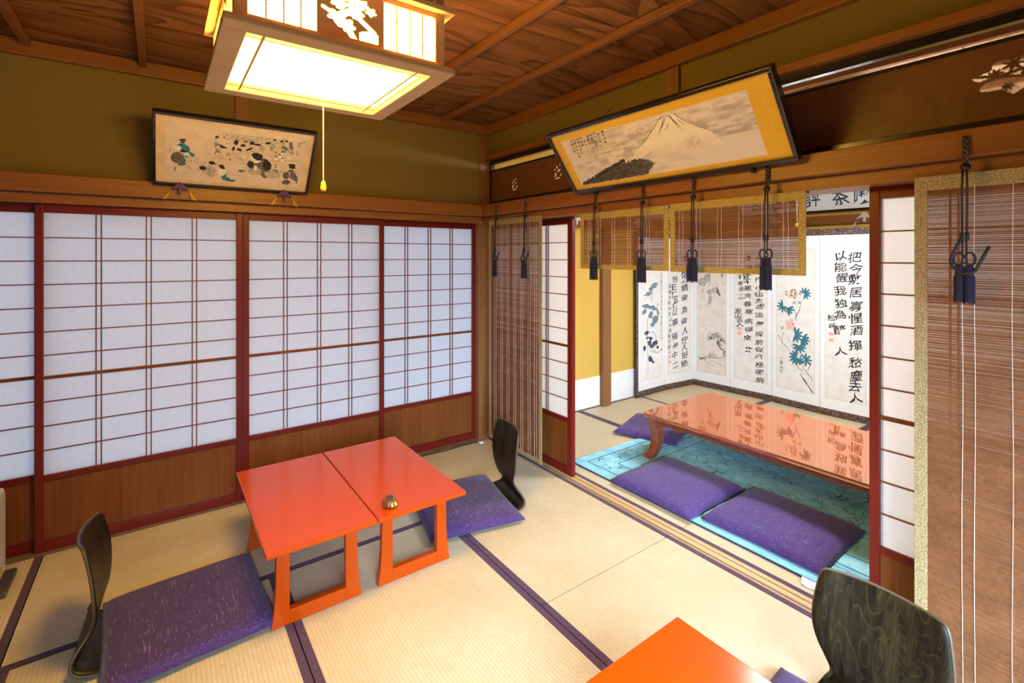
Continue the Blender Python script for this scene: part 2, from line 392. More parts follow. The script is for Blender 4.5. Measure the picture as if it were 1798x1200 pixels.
def carved(name, mask, w, h, nx, ny, mat, parent, mw=None, th=.006):
    """a sawn panel: a board with its cut-outs really open (local x 0..w, z 0..h, face at y=0)"""
    X, Z = np.meshgrid((np.arange(nx)+.5)/nx, (np.arange(ny)+.5)/ny, indexing='ij'); cut = mask(X, Z); mb = MB()
    mb.v = [(w*i/nx, 0, h*j/ny) for j in range(ny+1) for i in range(nx+1)]
    mb.f = [(j*(nx+1)+i, j*(nx+1)+i+1, (j+1)*(nx+1)+i+1, (j+1)*(nx+1)+i) for j in range(ny) for i in range(nx) if not cut[i, j]]
    o = mb.build(name, mat, parent, solid=th)
    if mw is not None: o.matrix_local = mw
    return o

# ================================================================== THE SETTING
CEIL = 2.50
# floor: sub-floor, then tatami mats with cloth borders on their long edges
fl = struct('floor', MB().box(-1.45, 5.75, -1.35, 3.42, -.12, -.055), M['groove'])
def mat_(x0, x1, y0, y1, along, name='tatami_mat'):
    g = .0022
    o = MB().box(x0+g, x1-g, y0+g, y1-g, -.055, 0).build(name, M['tat_'+along], fl)
    for k in (0, 1):
        b = MB()
        if along == 'y': b.box(*((x0+g, x0+.031) if k == 0 else (x1-.031, x1-g)), y0+g, y1-g, -.03, .0016)
        else: b.box(x0+g, x1-g, *((y0+g, y0+.031) if k == 0 else (y1-.031, y1-g)), -.03, .0016)
        b.build('cloth_border', M['heri'], o)
for a in ((1.29, 2.158, 1.57, 3.29, 'y'), (1.29, 2.158, -.15, 1.57, 'y'), (-.46, 1.29, 2.43, 3.29, 'x'), (.43, 1.29, .71, 2.43, 'y'),
          (-.46, .43, .71, 2.43, 'y'), (-1.32, -.46, 1.57, 3.29, 'y'), (-1.32, -.46, -.15, 1.57, 'y'), (-.46, 1.29, -.15, .71, 'x'),
          (2.245, 3.20, 1.57, 3.33, 'y'), (2.245, 3.20, -.15, 1.57, 'y'), (3.20, 4.07, 1.57, 3.33, 'y'), (3.20, 4.07, -.15, 1.57, 'y'),
          (4.07, 5.60, 2.45, 3.33, 'x'), (4.07, 5.60, 1.57, 2.45, 'x'), (4.07, 5.60, .70, 1.57, 'x'), (4.07, 5.60, -.15, .70, 'x')):
    mat_(*a)
sill = MB()
sill.box(2.160, 2.245, -.15, 3.29, -.055, -.004)
for a, b in ((2.160, 2.166), (2.184, 2.211), (2.222, 2.245)): sill.box(a, b, -.15, 3.29, -.004, .0025)
sl = struct('trim_1', sill, M['sill_wood'], label='worn wooden sliding track let into the floor between the two rooms')
MB().box(2.166, 2.184, -.15, 3.29, -.0038, -.0028).box(2.211, 2.222, -.15, 3.29, -.0038, -.0028).build('groove', M['groove'], sl)
struct('trim_2', MB().box(-1.4, 2.12, 3.262, 3.37, -.055, .004), M['groove'], label='wooden track under the paper doors of the long wall')
struct('trim_3', MB().box(-1.4, 2.3, -.27, -.15, -.055, .003), M['sill_wood'])
struct('floor_veranda', MB().box(-1.6, 2.3, -1.35, -.27, -.055, -.01), M['sill_wood'])

# walls
struct('wall_back', MB().box(-1.42, 2.14, 3.27, 3.40, 1.80, CEIL), M['plaster'])
struct('wall_right', MB().box(2.135, 2.20, -.27, 3.33, 2.262, CEIL), M['plaster'])
struct('wall_left', MB().box(-1.48, -1.36, -.27, 3.40, -.055, CEIL), M['plaster'])
struct('wall_front', MB().box(-1.42, 5.7, -.33, -.21, 1.80, CEIL), M['plaster'])
struct('wall_far_back', MB().box(2.16, 5.72, 3.335, 3.42, -.055, CEIL), M['ochre'])
struct('wall_far_right', MB().box(5.60, 5.72, -.33, 3.42, -.055, CEIL), M['ochre'])
struct('wall_far_front', MB().box(2.30, 5.7, -.33, -.21, -.055, 1.80), M['ochre'])
struct('baseboard_far_back', MB().box(2.25, 5.60, 3.329, 3.336, .0, .295), M['washi'], label='white paper wainscot along the ochre wall')
struct('baseboard_far_right', MB().box(5.592, 5.601, -.2, 3.335, .0, .295), M['washi'])
# ceilings with battens
def ceiling(name, x0, x1, y0, y1, mat, bx, hz=.035):
    c = struct(name, None)
    n = max(1, round((y1-y0)/.44)); st = (y1-y0)/n
    for i in range(n):
        a = y0+i*st
        MB().box(x0, x1, a-.012, a+st, CEIL+.004*(i % 2), CEIL+.014+.004*(i % 2)).build('ceiling_board', mat, c)
    for x in bx:
        MB().box(x-.017, x+.017, y0, y1-.01, CEIL-hz, CEIL).build('ceiling_batten', M['batten'], c, bevel=.004)
    return c
ceiling('ceiling', -1.40, 2.14, -.25, 3.29, M['ceil'], (-.96, -.515, -.072, .372, .815, 1.27, 1.70))
ceiling('ceiling_far', 2.20, 5.62, -.25, 3.35, M['ceil2'], (2.65, 3.10, 3.55, 4.0, 4.45, 4.9, 5.3))
# beams: cornices, nageshi, kamoi, posts
def beam(n, box, mat, bevel=.004, label=None): return struct('trim_%d' % n, MB().box(*box), M[mat], label=label, bevel=bevel)
beam(4, (-1.40, 2.10, 3.235, 3.30, 2.425, CEIL), 'nageshi_x')
beam(5, (2.095, 2.16, -.25, 3.29, 2.425, CEIL), 'nageshi_y')
beam(6, (-1.40, 2.06, 3.20, 3.30, 1.772, 1.860), 'nageshi_x', label='orange-brown wooden tie beam above the long wall of paper doors')
beam(7, (-1.40, 2.06, 3.245, 3.40, 1.722, 1.771), 'nageshi_x', .002)
beam(8, (2.030, 2.16, -.25, 3.262, 1.772, 1.860), 'nageshi_y', label='orange-brown wooden tie beam over the opening to the far room')
beam(9, (2.075, 2.26, -.25, 3.262, 1.722, 1.771), 'nageshi_y', .002)
beam(10, (2.045, 2.197, 3.262, 3.345, -.05, CEIL), 'post', .003, label='corner post where the two rows of paper doors meet')
beam(11, (2.095, 2.17, -.25, 3.262, 2.222, 2.258), 'nageshi_y', .002)
beam(12, (2.115, 2.19, 1.487, 1.563, 2.262, 2.424), 'post', .002)
beam(13, (.357, .432, 3.245, 3.30, 1.862, 2.424), 'post', .002)
beam(14, (-1.40, 5.6, -.29, -.16, 1.722, 1.80), 'nageshi_x')
beam(15, (2.20, 5.6, 3.29, 3.34, 1.772, 1.860), 'nageshi_x')
beam(16, (2.262, 5.6, 3.30, 3.34, 1.735, 1.770), 'nageshi_x')
beam(17, (5.545, 5.60, -.2, 3.29, 1.785, 1.880), 'nageshi_y')
beam(18, (5.575, 5.60, -.2, 3.29, 1.655, 1.74), 'nageshi_y')
beam(19, (3.475, 3.59, 3.285, 3.34, -.05, 1.771), 'post', .003, label='slim wooden post standing in the ochre wall of the far room')
beam(20, (2.2, 5.6, 3.29, 3.335, 2.43, CEIL), 'nageshi_x')
beam(21, (5.55, 5.6, -.2, 3.29, 2.43, CEIL), 'nageshi_y')
beam(22, (2.18, 2.25, -.2, 3.29, 2.43, CEIL), 'nageshi_y')
beam(23, (2.25, 5.55, 3.318, 3.335, -.002, .012), 'groove', .001)
beam(24, (2.205, 2.262, 3.29, 3.335, -.05, 1.77), 'post', .003)
for i, x in enumerate((-1.33, -.25, .83, 2.14)): beam(25+i, (x-.05, x+.05, -.29, -.19, -.05, 1.80), 'post', .003)

# sliding paper doors
ROWS = (1.555, 1.438, 1.322, 1.205, 1.088, .972, .742, .622, .502)
def door(n, w, loc, rz, label, sw=.033):
    d = struct('door_%d' % n); d.location = loc; d.rotation_euler = (0, 0, rz); d['label'] = label
    f = MB(); f.box(0, sw, 0, .03, .002, 1.722); f.box(w-sw, w, 0, .03, .002, 1.722); f.build('stile', M['red_stile'], d, bevel=.003)
    f = MB(); f.box(sw, w-sw, .001, .029, 1.678, 1.722); f.box(sw, w-sw, .001, .029, .352, .380); f.box(sw, w-sw, .001, .029, .002, .052)
    f.box(sw, w-sw, .005, .010, .052, .060); f.build('rail', M['red_rail'], d, bevel=.003)
    k = MB(); x0, x1 = sw, w-sw
    for z in ROWS: k.box(x0, x1, .007, .013, z-.0028, z+.0028)
    g = (x1-x0)/4
    for i in (1, 2, 3):
        for s in (-.0105, .0105): k.box(x0+g*i+s-.0028, x0+g*i+s+.0028, .0062, .0132, .38, 1.678)
    k.build('lattice', M['muntin'], d)
    MB().box(x0, x1, .006, .018, .853, .869).build('middle_rail', M['kick'], d, bevel=.001)
    q = MB(); q.add([(x0, .0145, .38), (x1, .0145, .38), (x1, .0145, 1.678), (x0, .0145, 1.678)], [(0, 1, 2, 3)])
    q.build('paper', M['shoji'], d)
    MB().box(x0, x1, .010, .020, .052, .352).build('kick_panel', M['kick'], d)
    return d
door(1, .87, (-1.338, 3.322, 0), 0, 'paper door at the left edge of the long wall, partly out of view')
door(2, .897, (-.497, 3.285, 0), 0, 'paper door behind the left dark legless chair')
door(3, .875, (.402, 3.288, 0), 0, 'paper door right behind the two red tables')
door(4, .81, (1.242, 3.322, 0), 0, 'paper door beside the corner post')
door(5, .97, (2.200, 3.327, 0), -PI/2, 'paper door behind the tall bamboo blind in the corner', .046)
door(6, .90, (2.170, .692, 0), -PI/2, 'paper door behind the large bamboo blind at the right edge')
for i, x in enumerate((-1.3, -.2, .9)): # veranda glazing frames behind the photographer
    w = struct('window_%d' % (i+1))
    f = MB(); f.box(x, x+.05, -1.17, -1.13, 0, 1.8); f.box(x+1.03, x+1.08, -1.17, -1.13, 0, 1.8); f.box(x+.05, x+1.03, -1.17, -1.13, 1.74, 1.8); f.box(x+.05, x+1.03, -1.17, -1.13, 0, .05)
    f.build('window_frame', M['post'], w)
struct('ceiling_veranda', MB().box(-1.6, 2.3, -1.35, -.33, 1.95, 2.0), M['ceil2'])
struct('wall_veranda_left', MB().box(-1.6, -1.5, -1.35, -.33, -.05, 1.95), M['plaster'])
struct('wall_veranda_right', MB().box(2.2, 2.3, -1.35, -.33, -.05, 1.95), M['plaster'])

# carved transoms above the opening: black lacquer frame, dark board, sawn openwork
def flower(cx, cz, r, k=5, ph=.3):
    def f(x, z):
        a = np.arctan2(z-cz, x-cx); d = np.hypot(x-cx, z-cz); return d < r*(.55+.45*np.abs(np.cos(k/2*(a+ph))))
    return f
def transom(y0, y1, label, holes, reverse=False):
    t = thing('carved_transom', label, 'transom', (2.15, y1, 1.866), -PI/2, 'carved transoms over the opening')
    w = y1-y0
    f = MB(); f.box(0, w, -.016, .016, 0, .032); f.box(0, w, -.016, .016, .322, .356); f.box(0, .02, -.016, .016, .032, .322); f.box(w-.02, w, -.016, .016, .032, .322)
    f.box(.02, w-.02, -.012, .012, .268, .280); f.build('black_frame', M['black'], t, bevel=.002)
    b = MB(); x = .02
    for (hx, hw, z0, hh, fn, nx, ny) in holes:
        b.box(x, hx, -.004, .004, .032, .268); b.box(hx, hx+hw, -.004, .004, .032, z0); b.box(hx, hx+hw, -.004, .004, z0+hh, .268); x = hx+hw
        carved('openwork', fn, hw, hh, nx, ny, M['transom'], t, Matrix.Translation((hx, 0, z0)), .008)
    b.box(x, w-.02, -.004, .004, .032, .268); b.build('board', M['transom'], t)
    return t
def sprig(X, Z):
    r = np.zeros(X.shape, bool)
    for cx, cz, a, b, th in ((.3, .35, .16, .07, 1.3), (.55, .55, .15, .06, .5), (.42, .75, .13, .05, 2.2), (.7, .3, .1, .05, .9), (.62, .85, .1, .04, 1.9), (.25, .65, .09, .04, .4), (.45, .15, .2, .05, .1)):
        x, z = X-cx, Z-cz; u = x*math.cos(th)+z*math.sin(th); v = -x*math.sin(th)+z*math.cos(th); r |= (u/a)**2+(v/b)**2 < 1
    return r
def pine(X, Z):
    d = np.hypot((X-.52)/.48, (Z-.48)/.44); r = (d < 1+.10*np.sin(9*np.arctan2(Z-.48, X-.52)))
    trunk = np.abs(X-.45-.28*(Z-.2)-.07*np.sin(Z*9)) < .05; b1 = np.abs(Z-.62-.45*(X-.5)) < .035; b2 = np.abs(Z-.42+.5*(X-.4)) < .03
    for cx, cz, q in ((.75, .80, .11), (.35, .74, .10), (.56, .86, .12), (.88, .60, .10), (.20, .58, .07), (.52, .62, .08), (.30, .22, .06), (.72, .55, .07), (.82, .30, .08)):
        a = np.arctan2((Z-cz)*.6, X-cx); r &= ~(np.hypot(X-cx, (Z-cz)*.6) < q*(.72+.28*np.cos(7*a)))
    return r & ~trunk & ~b1 & ~b2
transom(1.545, 3.25, 'dark carved transom in the corner with small sprig cut-outs beside the mountain picture',
        ((.27, .12, .08, .11, sprig, 40, 36), (.75, .13, .10, .12, sprig, 40, 36)))
transom(-.20, 1.505, 'long dark carved transom right of the mountain picture with a round pine cut-out',
        ((1.105, .27, .10, .13, pine, 100, 50),))
# ================================================================== LAMPS
def plum_cut(X, Z):
    r = np.zeros(X.shape, bool)
    for f in ((.28, .42, .15), (.42, .30, .15), (.55, .62, .16), (.66, .80, .12), (.80, .70, .10), (.40, .55, .10), (.30, .70, .12), (.50, .86, .13)): r |= flower(*f)(X, Z)
    for (x1, z1, x2, z2, w) in ((.08, .55, .35, .38, .035), (.4, .33, .55, .02, .05), (.5, .6, .85, .28, .045), (.25, .8, .55, .66, .035)):
        t = np.clip(((X-x1)*(x2-x1)+(Z-z1)*(z2-z1))/((x2-x1)**2+(z2-z1)**2), 0, 1); r |= np.hypot(X-x1-t*(x2-x1), Z-z1-t*(z2-z1)) < w
    r |= (X > .62) & (X < .92) & (Z > .04) & (Z < .28-.5*(X-.8)**2*4); r |= (X > .06) & (X < .32) & (Z > .86-.35*X)
    return r & (X > .05) & (X < .95) & (Z > .05) & (Z < .97)
def hanging_lamp(label, loc, glow, cord_at, cord_len):
    L = thing('hanging_lamp', label, 'lamp', loc)
    MB().ring(-.30, .30, -.30, .30, .056, 0, .020).build('bottom_frame', M['lamp_wood'], L, bevel=.004)
    MB().ring(-.246, .246, -.246, .246, .006, .018, .034).build('inner_lip', M['lamp_wood'], L)
    g = MB()
    for q in (-.205, .205): g.box(q-.0035, q+.0035, -.244, .244, .006, .016); g.box(-.244, .244, q-.0035, q+.0035, .008, .018)
    g.build('bottom_lattice', M['lamp_wood'], L)
    MB().box(-.240, .240, -.240, .240, .024, .030).build('bottom_paper', glow, L)
    bx = MB()
    for (x0, x1, y0, y1) in ((-.246, .246, -.262, -.256), (-.246, .246, .256, .262), (-.262, -.256, -.246, .246), (.256, .262, -.246, .246)): bx.box(x0, x1, y0, y1, .034, .168)
    bx.build('side_paper', glow, L)
    for sx in (-1, 1):
        for sy in (-1, 1): MB().box(*sorted((sx*.246, sx*.276)), *sorted((sy*.246, sy*.276)), .020, .300).build('corner_post', M['lamp_wood'], L, bevel=.002)
    for (a, b, c, e) in ((-.262, .262, -.274, -.264), (-.262, .262, .264, .274), (-.274, -.264, -.262, .262), (.264, .274, -.262, .262)):
        k = MB(); k.box(a, b, c, e, .020, .036); k.box(a, b, c, e, .166, .182); lx = b-a > .1
        for q in (-.207, -.167, -.127, -.0875, .0875, .127, .167, .207):
            q0 = q-.0018; q1 = q+.0018
            if lx: k.box(q0, q1, c+.002, e-.002, .036, .166)
            else: k.box(a+.002, b-.002, q0, q1, .036, .166)
        k.build('side_lattice', M['lamp_wood'], L)
    for rz in (0, PI/2, PI, -PI/2):
        carved('plum_panel', plum_cut, .174, .130, 140, 110, M['lamp_wood'], L, Matrix.Rotation(rz, 4, 'Z') @ Matrix.Translation((-.087, -.268, .036)), .006)
    MB().ring(-.30, .30, -.30, .30, .05, .180, .198).build('top_rim', M['lamp_wood'], L, bevel=.003)
    MB().ring(-.25, .25, -.25, .25, .012, .198, .30).build('upper_box', M['lamp_wood'], L)
    MB().box(-.262, .262, -.262, .262, .300, .315).build('top_board', M['lamp_wood'], L)
    MB().lathe([(.012, .315), (.012, .44), (.055, .455), (.06, .497)]).build('ceiling_rose', M['lamp_wood'], L)
    cx, cy = cord_at
    c = MB().tube([(cx, cy, .012), (cx, cy, -cord_len)], .0016, 6).build('pull_cord', M['pull'], L)
    MB().lathe([(.005, 0), (.0085, -.010), (.0105, -.028), (.008, -.036)], (cx, cy, -cord_len+.003), 12).build('pull_knob', M['knob'], c, smooth=True)
    return L
hanging_lamp('square wooden hanging lamp glowing over the red tables, its cord and knob dangling', (.415, 1.572, 2.003), M['lamp_glow'], (.062, .243), .272)
hanging_lamp('square lamp of the far room, its yellow pull knob showing through the short bamboo blind', (3.50, 1.45, 2.003), M['lamp_glow2'], (.0, .08), .320)

# ================================================================== FURNITURE
def table_unit(label, loc, group):
    t = thing('low_table', label, 'table', loc, 0, group)
    w, l, h = .424, .862, .355
    MB().box(-w/2, w/2, -l/2, l/2, h-.020, h).build('tabletop', M['red_table'], t, bevel=.005, segs=3)
    MB().box(-w/2+.022, w/2-.022, -l/2+.05, l/2-.05, h-.034, h-.021).build('under_batten', M['red_table'], t, bevel=.002)
    for sy in (-1, 1):
        y = sy*(l/2-.115); k = MB(); zt = h-.034; ex, ey, en = (1, 0, 0), (0, 0, 1), (0, 1, 0)
        for sx in (-1, 1):
            o = [(sx*.140, 0.056), (sx*.112, .056), (sx*.112, zt), (sx*.158, zt)]
            o = [(sx*.110, .0), (sx*.178, .0), (sx*.168, .06), (sx*.161, .15), (sx*.158, zt), (sx*.110, zt)]
            k.prism(o if sx > 0 else o[::-1], (0, y, 0), ex, ey, en, -.015, .015)
        k.box(-.1105, .1105, y-.015, y+.015, 0, .056); k.box(-.1105, .1105, y-.015, y+.015, zt-.030, zt)
        k.build('leg_frame', M['red_table'], t, bevel=.0025)
    return t
G = 'red lacquered low table units'
t1 = table_unit('red lacquered low table, the half beside the left dark chair and its purple cushion', (.528, 2.408, .0016), G)
dup(t1, (.957, 2.408, .0016), label='red lacquered low table with the small brown call button on it')
dup(t1, (1.076, .478, .0016), label='red lacquered low table cut off by the bottom of the photo')
t = thing('call_button', 'small brown call button with a bright lime label on the red table', 'call button', (.822, 2.055, .3568), .25); t.scale = (1.3, 1.3, 1.25)
MB().lathe([(.022, 0), (.027, .006), (.027, .014), (.021, .026), (.014, .031)], n=8).build('housing', M['amber'], t, bevel=.001)
MB().lathe([(.011, .031), (.011, .034), (.007, .036)], n=12).build('push_button', M['dark_plastic'], t)
MB().add([(-.011, -.0262, .008), (.011, -.0262, .008), (.0095, -.0232, .020), (-.0095, -.0232, .020)], [(0, 1, 2, 3)]).build('label_sticker', M['lime'], t, solid=.0006)

def zabuton(name_mat, w, l, h, seed=1):
    rs = random.Random(seed); mb = MB(); N = 28
    a, b, c = rs.uniform(0, 6), rs.uniform(0, 6), rs.uniform(0, 6)
    def surf(top):
        def f(u, v):
            x, y = 2*u-1, 2*v-1
            e = (1-abs(x)**5)*(1-abs(y)**5); px = x*w/2*(1-.035*(1-y*y)*abs(x)**3*0-.02*(1-abs(y))); py = y*l/2*(1-.02*(1-abs(x)))
            z = h*(.30+.70*(max(e, 0))**.42)
            z += .0035*math.sin(3*x+a)*math.cos(2.5*y+b)*e + .002*math.sin(7*x*y+c)*e
            return (px, py, z if top else min(.006, h*.2)*(1-e)+.0005)
        return f
    mb.grid(surf(True), N, N); n = len(mb.v); mb.grid(surf(False), N, N)
    mb.f = mb.f[:N*N] + [f[::-1] for f in mb.f[N*N:]]
    k = N+1; rim = [i for i in range(k)] + [i*k+N for i in range(1, k)] + [N*k+i for i in range(N-1, -1, -1)] + [i*k for i in range(N-1, 0, -1)]
    for i in range(len(rim)):
        p, q = rim[i], rim[(i+1) % len(rim)]; mb.f.append((p, n+p, n+q, q))
    pip = []
    for i in rim: x, y, z = mb.v[i]; pip.append((x, y, z*.5+.001))
    pip.append(pip[0])
    return mb, pip
def cushion(label, loc, rz, w, l, h, mt, seed, group):
    t = thing('floor_cushion', label, 'cushion', loc, rz, group); mb, pip = zabuton(mt, w, l, h, seed)
    mb.build('cover', M[mt], t, smooth=True); MB().tube(pip, .0035, 6, cap=False).build('seam_piping', M[mt], t, smooth=True)
    return t
def zaisu(label, loc, rz):
    t = thing('legless_chair', label, 'chair', loc, rz, 'dark legless floor chairs')
    # side profile (x towards the sitter, z up) with half-widths: seat, heel, narrow lumbar, wide back
    P = [(.40, .010, .185), (.20, .008, .190), (.02, .008, .190), (-.06, .010, .185), (-.105, .022, .178), (-.122, .048, .165), (-.108, .080, .148), (-.085, .112, .132), (-.070, .145, .128),
         (-.066, .178, .142), (-.070, .215, .162), (-.080, .265, .175), (-.094, .325, .174), (-.110, .385, .166), (-.119, .420, .158), (-.122, .432, .148)]
    n = 40; pts = []
    for i in range(n+1):
        s = i/n*(len(P)-1); k = min(int(s), len(P)-2); f = s-k
        a, b, c, d = P[max(k-1, 0)], P[k], P[k+1], P[min(k+2, len(P)-1)]
        pts.append([.5*((2*b[j])+(c[j]-a[j])*f+(2*a[j]-5*b[j]+4*c[j]-d[j])*f*f+(3*b[j]-a[j]-3*c[j]+d[j])*f**3) for j in range(3)])
    def fn(u, v):
        x, z, hw = pts[min(n, int(round(v*n)))]
        y = (2*u-1)*hw; k = max(0, (z-.12)/.30); return (x+.045*k*(y/.18)**2 - (0), y, z)
    o = MB().grid(fn, 14, n).build('bent_seat_shell', M['zaisu'], t, smooth=True)
    m = o.modifiers.new('ply', 'SOLIDIFY'); m.thickness = .009; m.offset = 1
    rim = [fn(0, j/n) for j in range(n+1)]+[fn(i/14, 1) for i in range(1, 14)]+[fn(1, 1-j/n) for j in range(n+1)]
    MB().tube(rim, .0048, 6).build('plywood_edge', M['zaisu_edge'], t, smooth=True)
    return t
zaisu('dark bentwood legless chair at the left end of the red tables', (-.118, 2.385, .005), -.06)
zaisu('dark bentwood legless chair under a blue-purple cushion in front of the corner blind', (1.618, 2.405, .005), PI-.22)
zaisu('dark grained legless chair standing before the large right blind', (1.680, .535, .005), PI)
GC = 'purple floor cushions'
cushion('big purple floor cushion on the left legless chair', (.095, 2.345, .016), .05, .540, .555, .052, 'cushion', 3, GC)
cushion('blue-purple floor cushion on the chair behind the red tables', (1.417, 2.440, .016), -.20, .52, .575, .050, 'cushion', 4, GC)
cushion('purple floor cushion on the chair nearest the camera, only its corner in view', (1.500, .545, .016), .03, .52, .53, .050, 'cushion', 5, GC)
RZ = .0145
cushion('blue-purple floor cushion on the blue rug, the front one nearer the ochre wall', (2.625, 1.860, RZ), .0, .575, .570, .062, 'cushion_x', 6, GC)
cushion('purple floor cushion on the blue rug behind the grained legless chair', (2.690, 1.255, RZ), .015, .560, .590, .062, 'cushion_x', 8, GC)
cushion('purple floor cushion at the far end of the long glossy table, half under it', (3.345, 2.585, RZ), .35, .54, .50, .046, 'cushion_x', 9, GC)

# rug, long table in the far room
r = thing('rug', 'thick light-blue carved wool rug under the long glossy table', 'rug', (3.215, 1.285, .0016))
def rrect(hw, hl, rad, n=6):
    p = []
    for sx, sy, a0 in ((1, 1, 0), (-1, 1, PI/2), (-1, -1, PI), (1, -1, 1.5*PI)):
        for i in range(n+1): a = a0+PI/2*i/n; p.append((sx*(hw-rad)+rad*math.cos(a), sy*(hl-rad)+rad*math.sin(a)))
    return p
MB().prism(rrect(.85, 1.25, .05), (0, 0, 0), (1, 0, 0), (0, 1, 0), (0, 0, 1), .001, .012).build('wool_pile', M['rug'], r, bevel=.003)
pp = [(x, y, .004) for x, y in rrect(.853, 1.253, .05)]; pp.append(pp[0])
MB().tube(pp, .004, 6, cap=False).build('bound_edge', M['rug_edge'], r, smooth=True)
MB().grid(lambda u, v: (-.853-.055*v, -.335+.062*u-.02*v, .007+.004*math.sin(5*u+2)*v-.002*v), 6, 6).build('care_tag', M['tag_white'], r, smooth=True, solid=.001)
t = thing('long_low_table', 'long reddish-brown low table with mirror-glossy top on the blue rug', 'table', (3.245, 1.36, RZ))
tw, tl, th = .425, .925, .325
prof = rrect(tw, tl, .02, 3)
tp = MB(); n = len(prof); lv = [(1, th), (.996, th+.0), (1.0, th-.006), (.997, th-.022), (.975, th-.036)]
for s_, z in lv[1:]:
    tp.v += [(x-(1-s_)*tw*(1 if x > 0 else -1), y-(1-s_)*tw*(1 if y > 0 else -1), z) for x, y in prof]
for k in range(3): tp.f += [(k*n+i, (k+1)*n+i, (k+1)*n+(i+1) % n, k*n+(i+1) % n) for i in range(n)]
tp.f += [tuple(range(n)), tuple(range(3*n, 4*n))[::-1]]
tp.build('tabletop', M['choshi'], t)
def apron(L):
    N = 60; up = [(-L, 0), (L, 0)]; lo = []
    for i in range(N+1):
        s = 1-2*i/N; a = abs(s); d = .036+.020*max(0, (a-.80)/.2)+.012*(1 if .78 < a < .86 else 0)+.005*math.sin(26*a)*(a > .6); lo.append((s*L, -d))
    return up+lo
ap = MB(); z0 = th-.037
for sx in (-1, 1): ap.prism(apron(tl-.10), (sx*(tw-.065), 0, z0), (0, 1, 0), (0, 0, 1), (1, 0, 0), -.009, .009)
for sy in (-1, 1): ap.prism(apron(tw-.10), (0, sy*(tl-.065), z0), (1, 0, 0), (0, 0, 1), (0, 1, 0), -.009, .009)
ap.build('carved_apron', M['choshi_leg'], t)
for sx in (-1, 1):
    for sy in (-1, 1):
        L = []
        for z, o_, hw in ((0, .010, .032), (.02, .0, .033), (.06, -.018, .031), (.12, -.030, .032), (.20, -.026, .036), (z0, -.012, .040)):
            cx, cy = sx*(tw-.045+o_), sy*(tl-.045+o_); L.append([(cx-hw, cy-hw, z), (cx+hw, cy-hw, z), (cx+hw, cy+hw, z), (cx-hw, cy+hw, z)])
        k = MB(); k.v = [p for q in L for p in q]
        k.f = [(3, 2, 1, 0), (20, 21, 22, 23)]+[(i*4+j, i*4+(j+1) % 4, i*4+4+(j+1) % 4, i*4+4+j) for i in range(5) for j in range(4)]
        k.build('leg', M['choshi_leg'], t, bevel=.004)

# heater at the left edge, cable in the corner
t = thing('heater', 'white appliance with dark foot cut off by the left edge of the photo', 'heater', (-.722, 3.06, .0016))
MB().prism([(-.085, .03), (.085, .03), (.088, .20), (.070, .40), (.05, .42), (-.06, .42), (-.085, .38)], (0, 0, 0), (0, -1, 0), (0, 0, 1), (1, 0, 0), -.155, .155).build('casing', M['plastic'], t, bevel=.014, segs=3)
MB().prism([(-.10, 0), (.115, 0), (.10, .022), (-.09, .03)], (0, 0, 0), (0, -1, 0), (0, 0, 1), (1, 0, 0), -.19, .19).build('foot', M['dark_plastic'], t, bevel=.006)
gr = MB()
for i in range(9): gr.box(-.12, .12, -.092, -.080, .10+.02*i, .108+.02*i)
gr.build('grille', M['dark_plastic'], t)
MB().tube([(.1555+.0*i, -.03+.022*math.cos(i*PI/8), .075+.022*math.sin(i*PI/8)) for i in range(17)], .003, 6).build('side_ring', M['brocade'], t)
t = thing('cable', 'thin black cable lying along the foot of the paper doors in the corner', 'cable', (1.6, 3.24, .0016))
MB().tube([(-.42, -.012, .004), (-.30, .006, .004), (-.15, -.010, .004), (-.02, .004, .004), (.12, -.006, .004), (.28, .004, .004), (.40, .0, .004), (.43, -.02, .004)], .0035, 6).build('cord_run', M['cable'], t, smooth=True)
MB().box(.415, .445, -.046, -.016, .0, .012).build('plug', M['tag_white'], t, bevel=.003)

# ================================================================== BAMBOO BLINDS, TASSELS
def blind(name, label, y_left, w, z1, z0, mt, pitch, strings, group, bw=.036, th=.0025):
    """hangs in the plane x = 2.060; local x runs to the viewer's right (world -y)"""
    b = thing(name, label, 'bamboo blind', (2.060, y_left, z0), -PI/2, group); h = z1-z0
    s = MB(); z = bw*.6
    while z < h-bw*.6:
        r = th*random.uniform(.88, 1.12)/2; d = random.uniform(-.0004, .0004); s.box(.006, w-.006, -.0012, .0012, z-r+d, z+r+d); z += pitch
    s.build('bamboo_slats', M['bamboo'], b)
    e = MB(); e.box(0, w, -.0035, .0035, h-bw*1.15, h); e.box(0, w, -.0035, .0035, 0, bw*.8)
    e.box(0, bw*.85, -.0033, .0033, bw*.8, h-bw*1.15); e.box(w-bw*.85, w, -.0033, .0033, bw*.8, h-bw*1.15); e.build('cloth_border', M[mt], b, bevel=.001)
    for x in strings: MB().tube([(x*w+.0015*math.sin(k*1.3+x*9), -.0028, bw*.7+(h-1.8*bw)*k/8) for k in range(9)], .0008, 4).build('binding_string', M['string'], b)
    MB().tube([(-.006, .012, h-.006), (w+.006, .012, h-.006)], .006, 8).build('head_rail', M['bamboo'], b)
    return b
pairs = lambda c, d: [q for x in c for q in (x-d, x+d)]
blind('tall_bamboo_blind', 'tall bamboo blind with gold border hanging in the corner beside the left paper doors', 3.140, .640, 1.738, .070, 'brocade_dull', .0031, pairs((.14, .27, .40, .53, .66, .79, .90), .018), 'bamboo blinds')
blind('tall_bamboo_blind', 'large tall bamboo blind with gold border at the right edge of the photo', .527, .660, 1.726, .045, 'brocade_dull', .0031, pairs((.205, .375, .53, .70, .86), .022), 'bamboo blinds', .040)
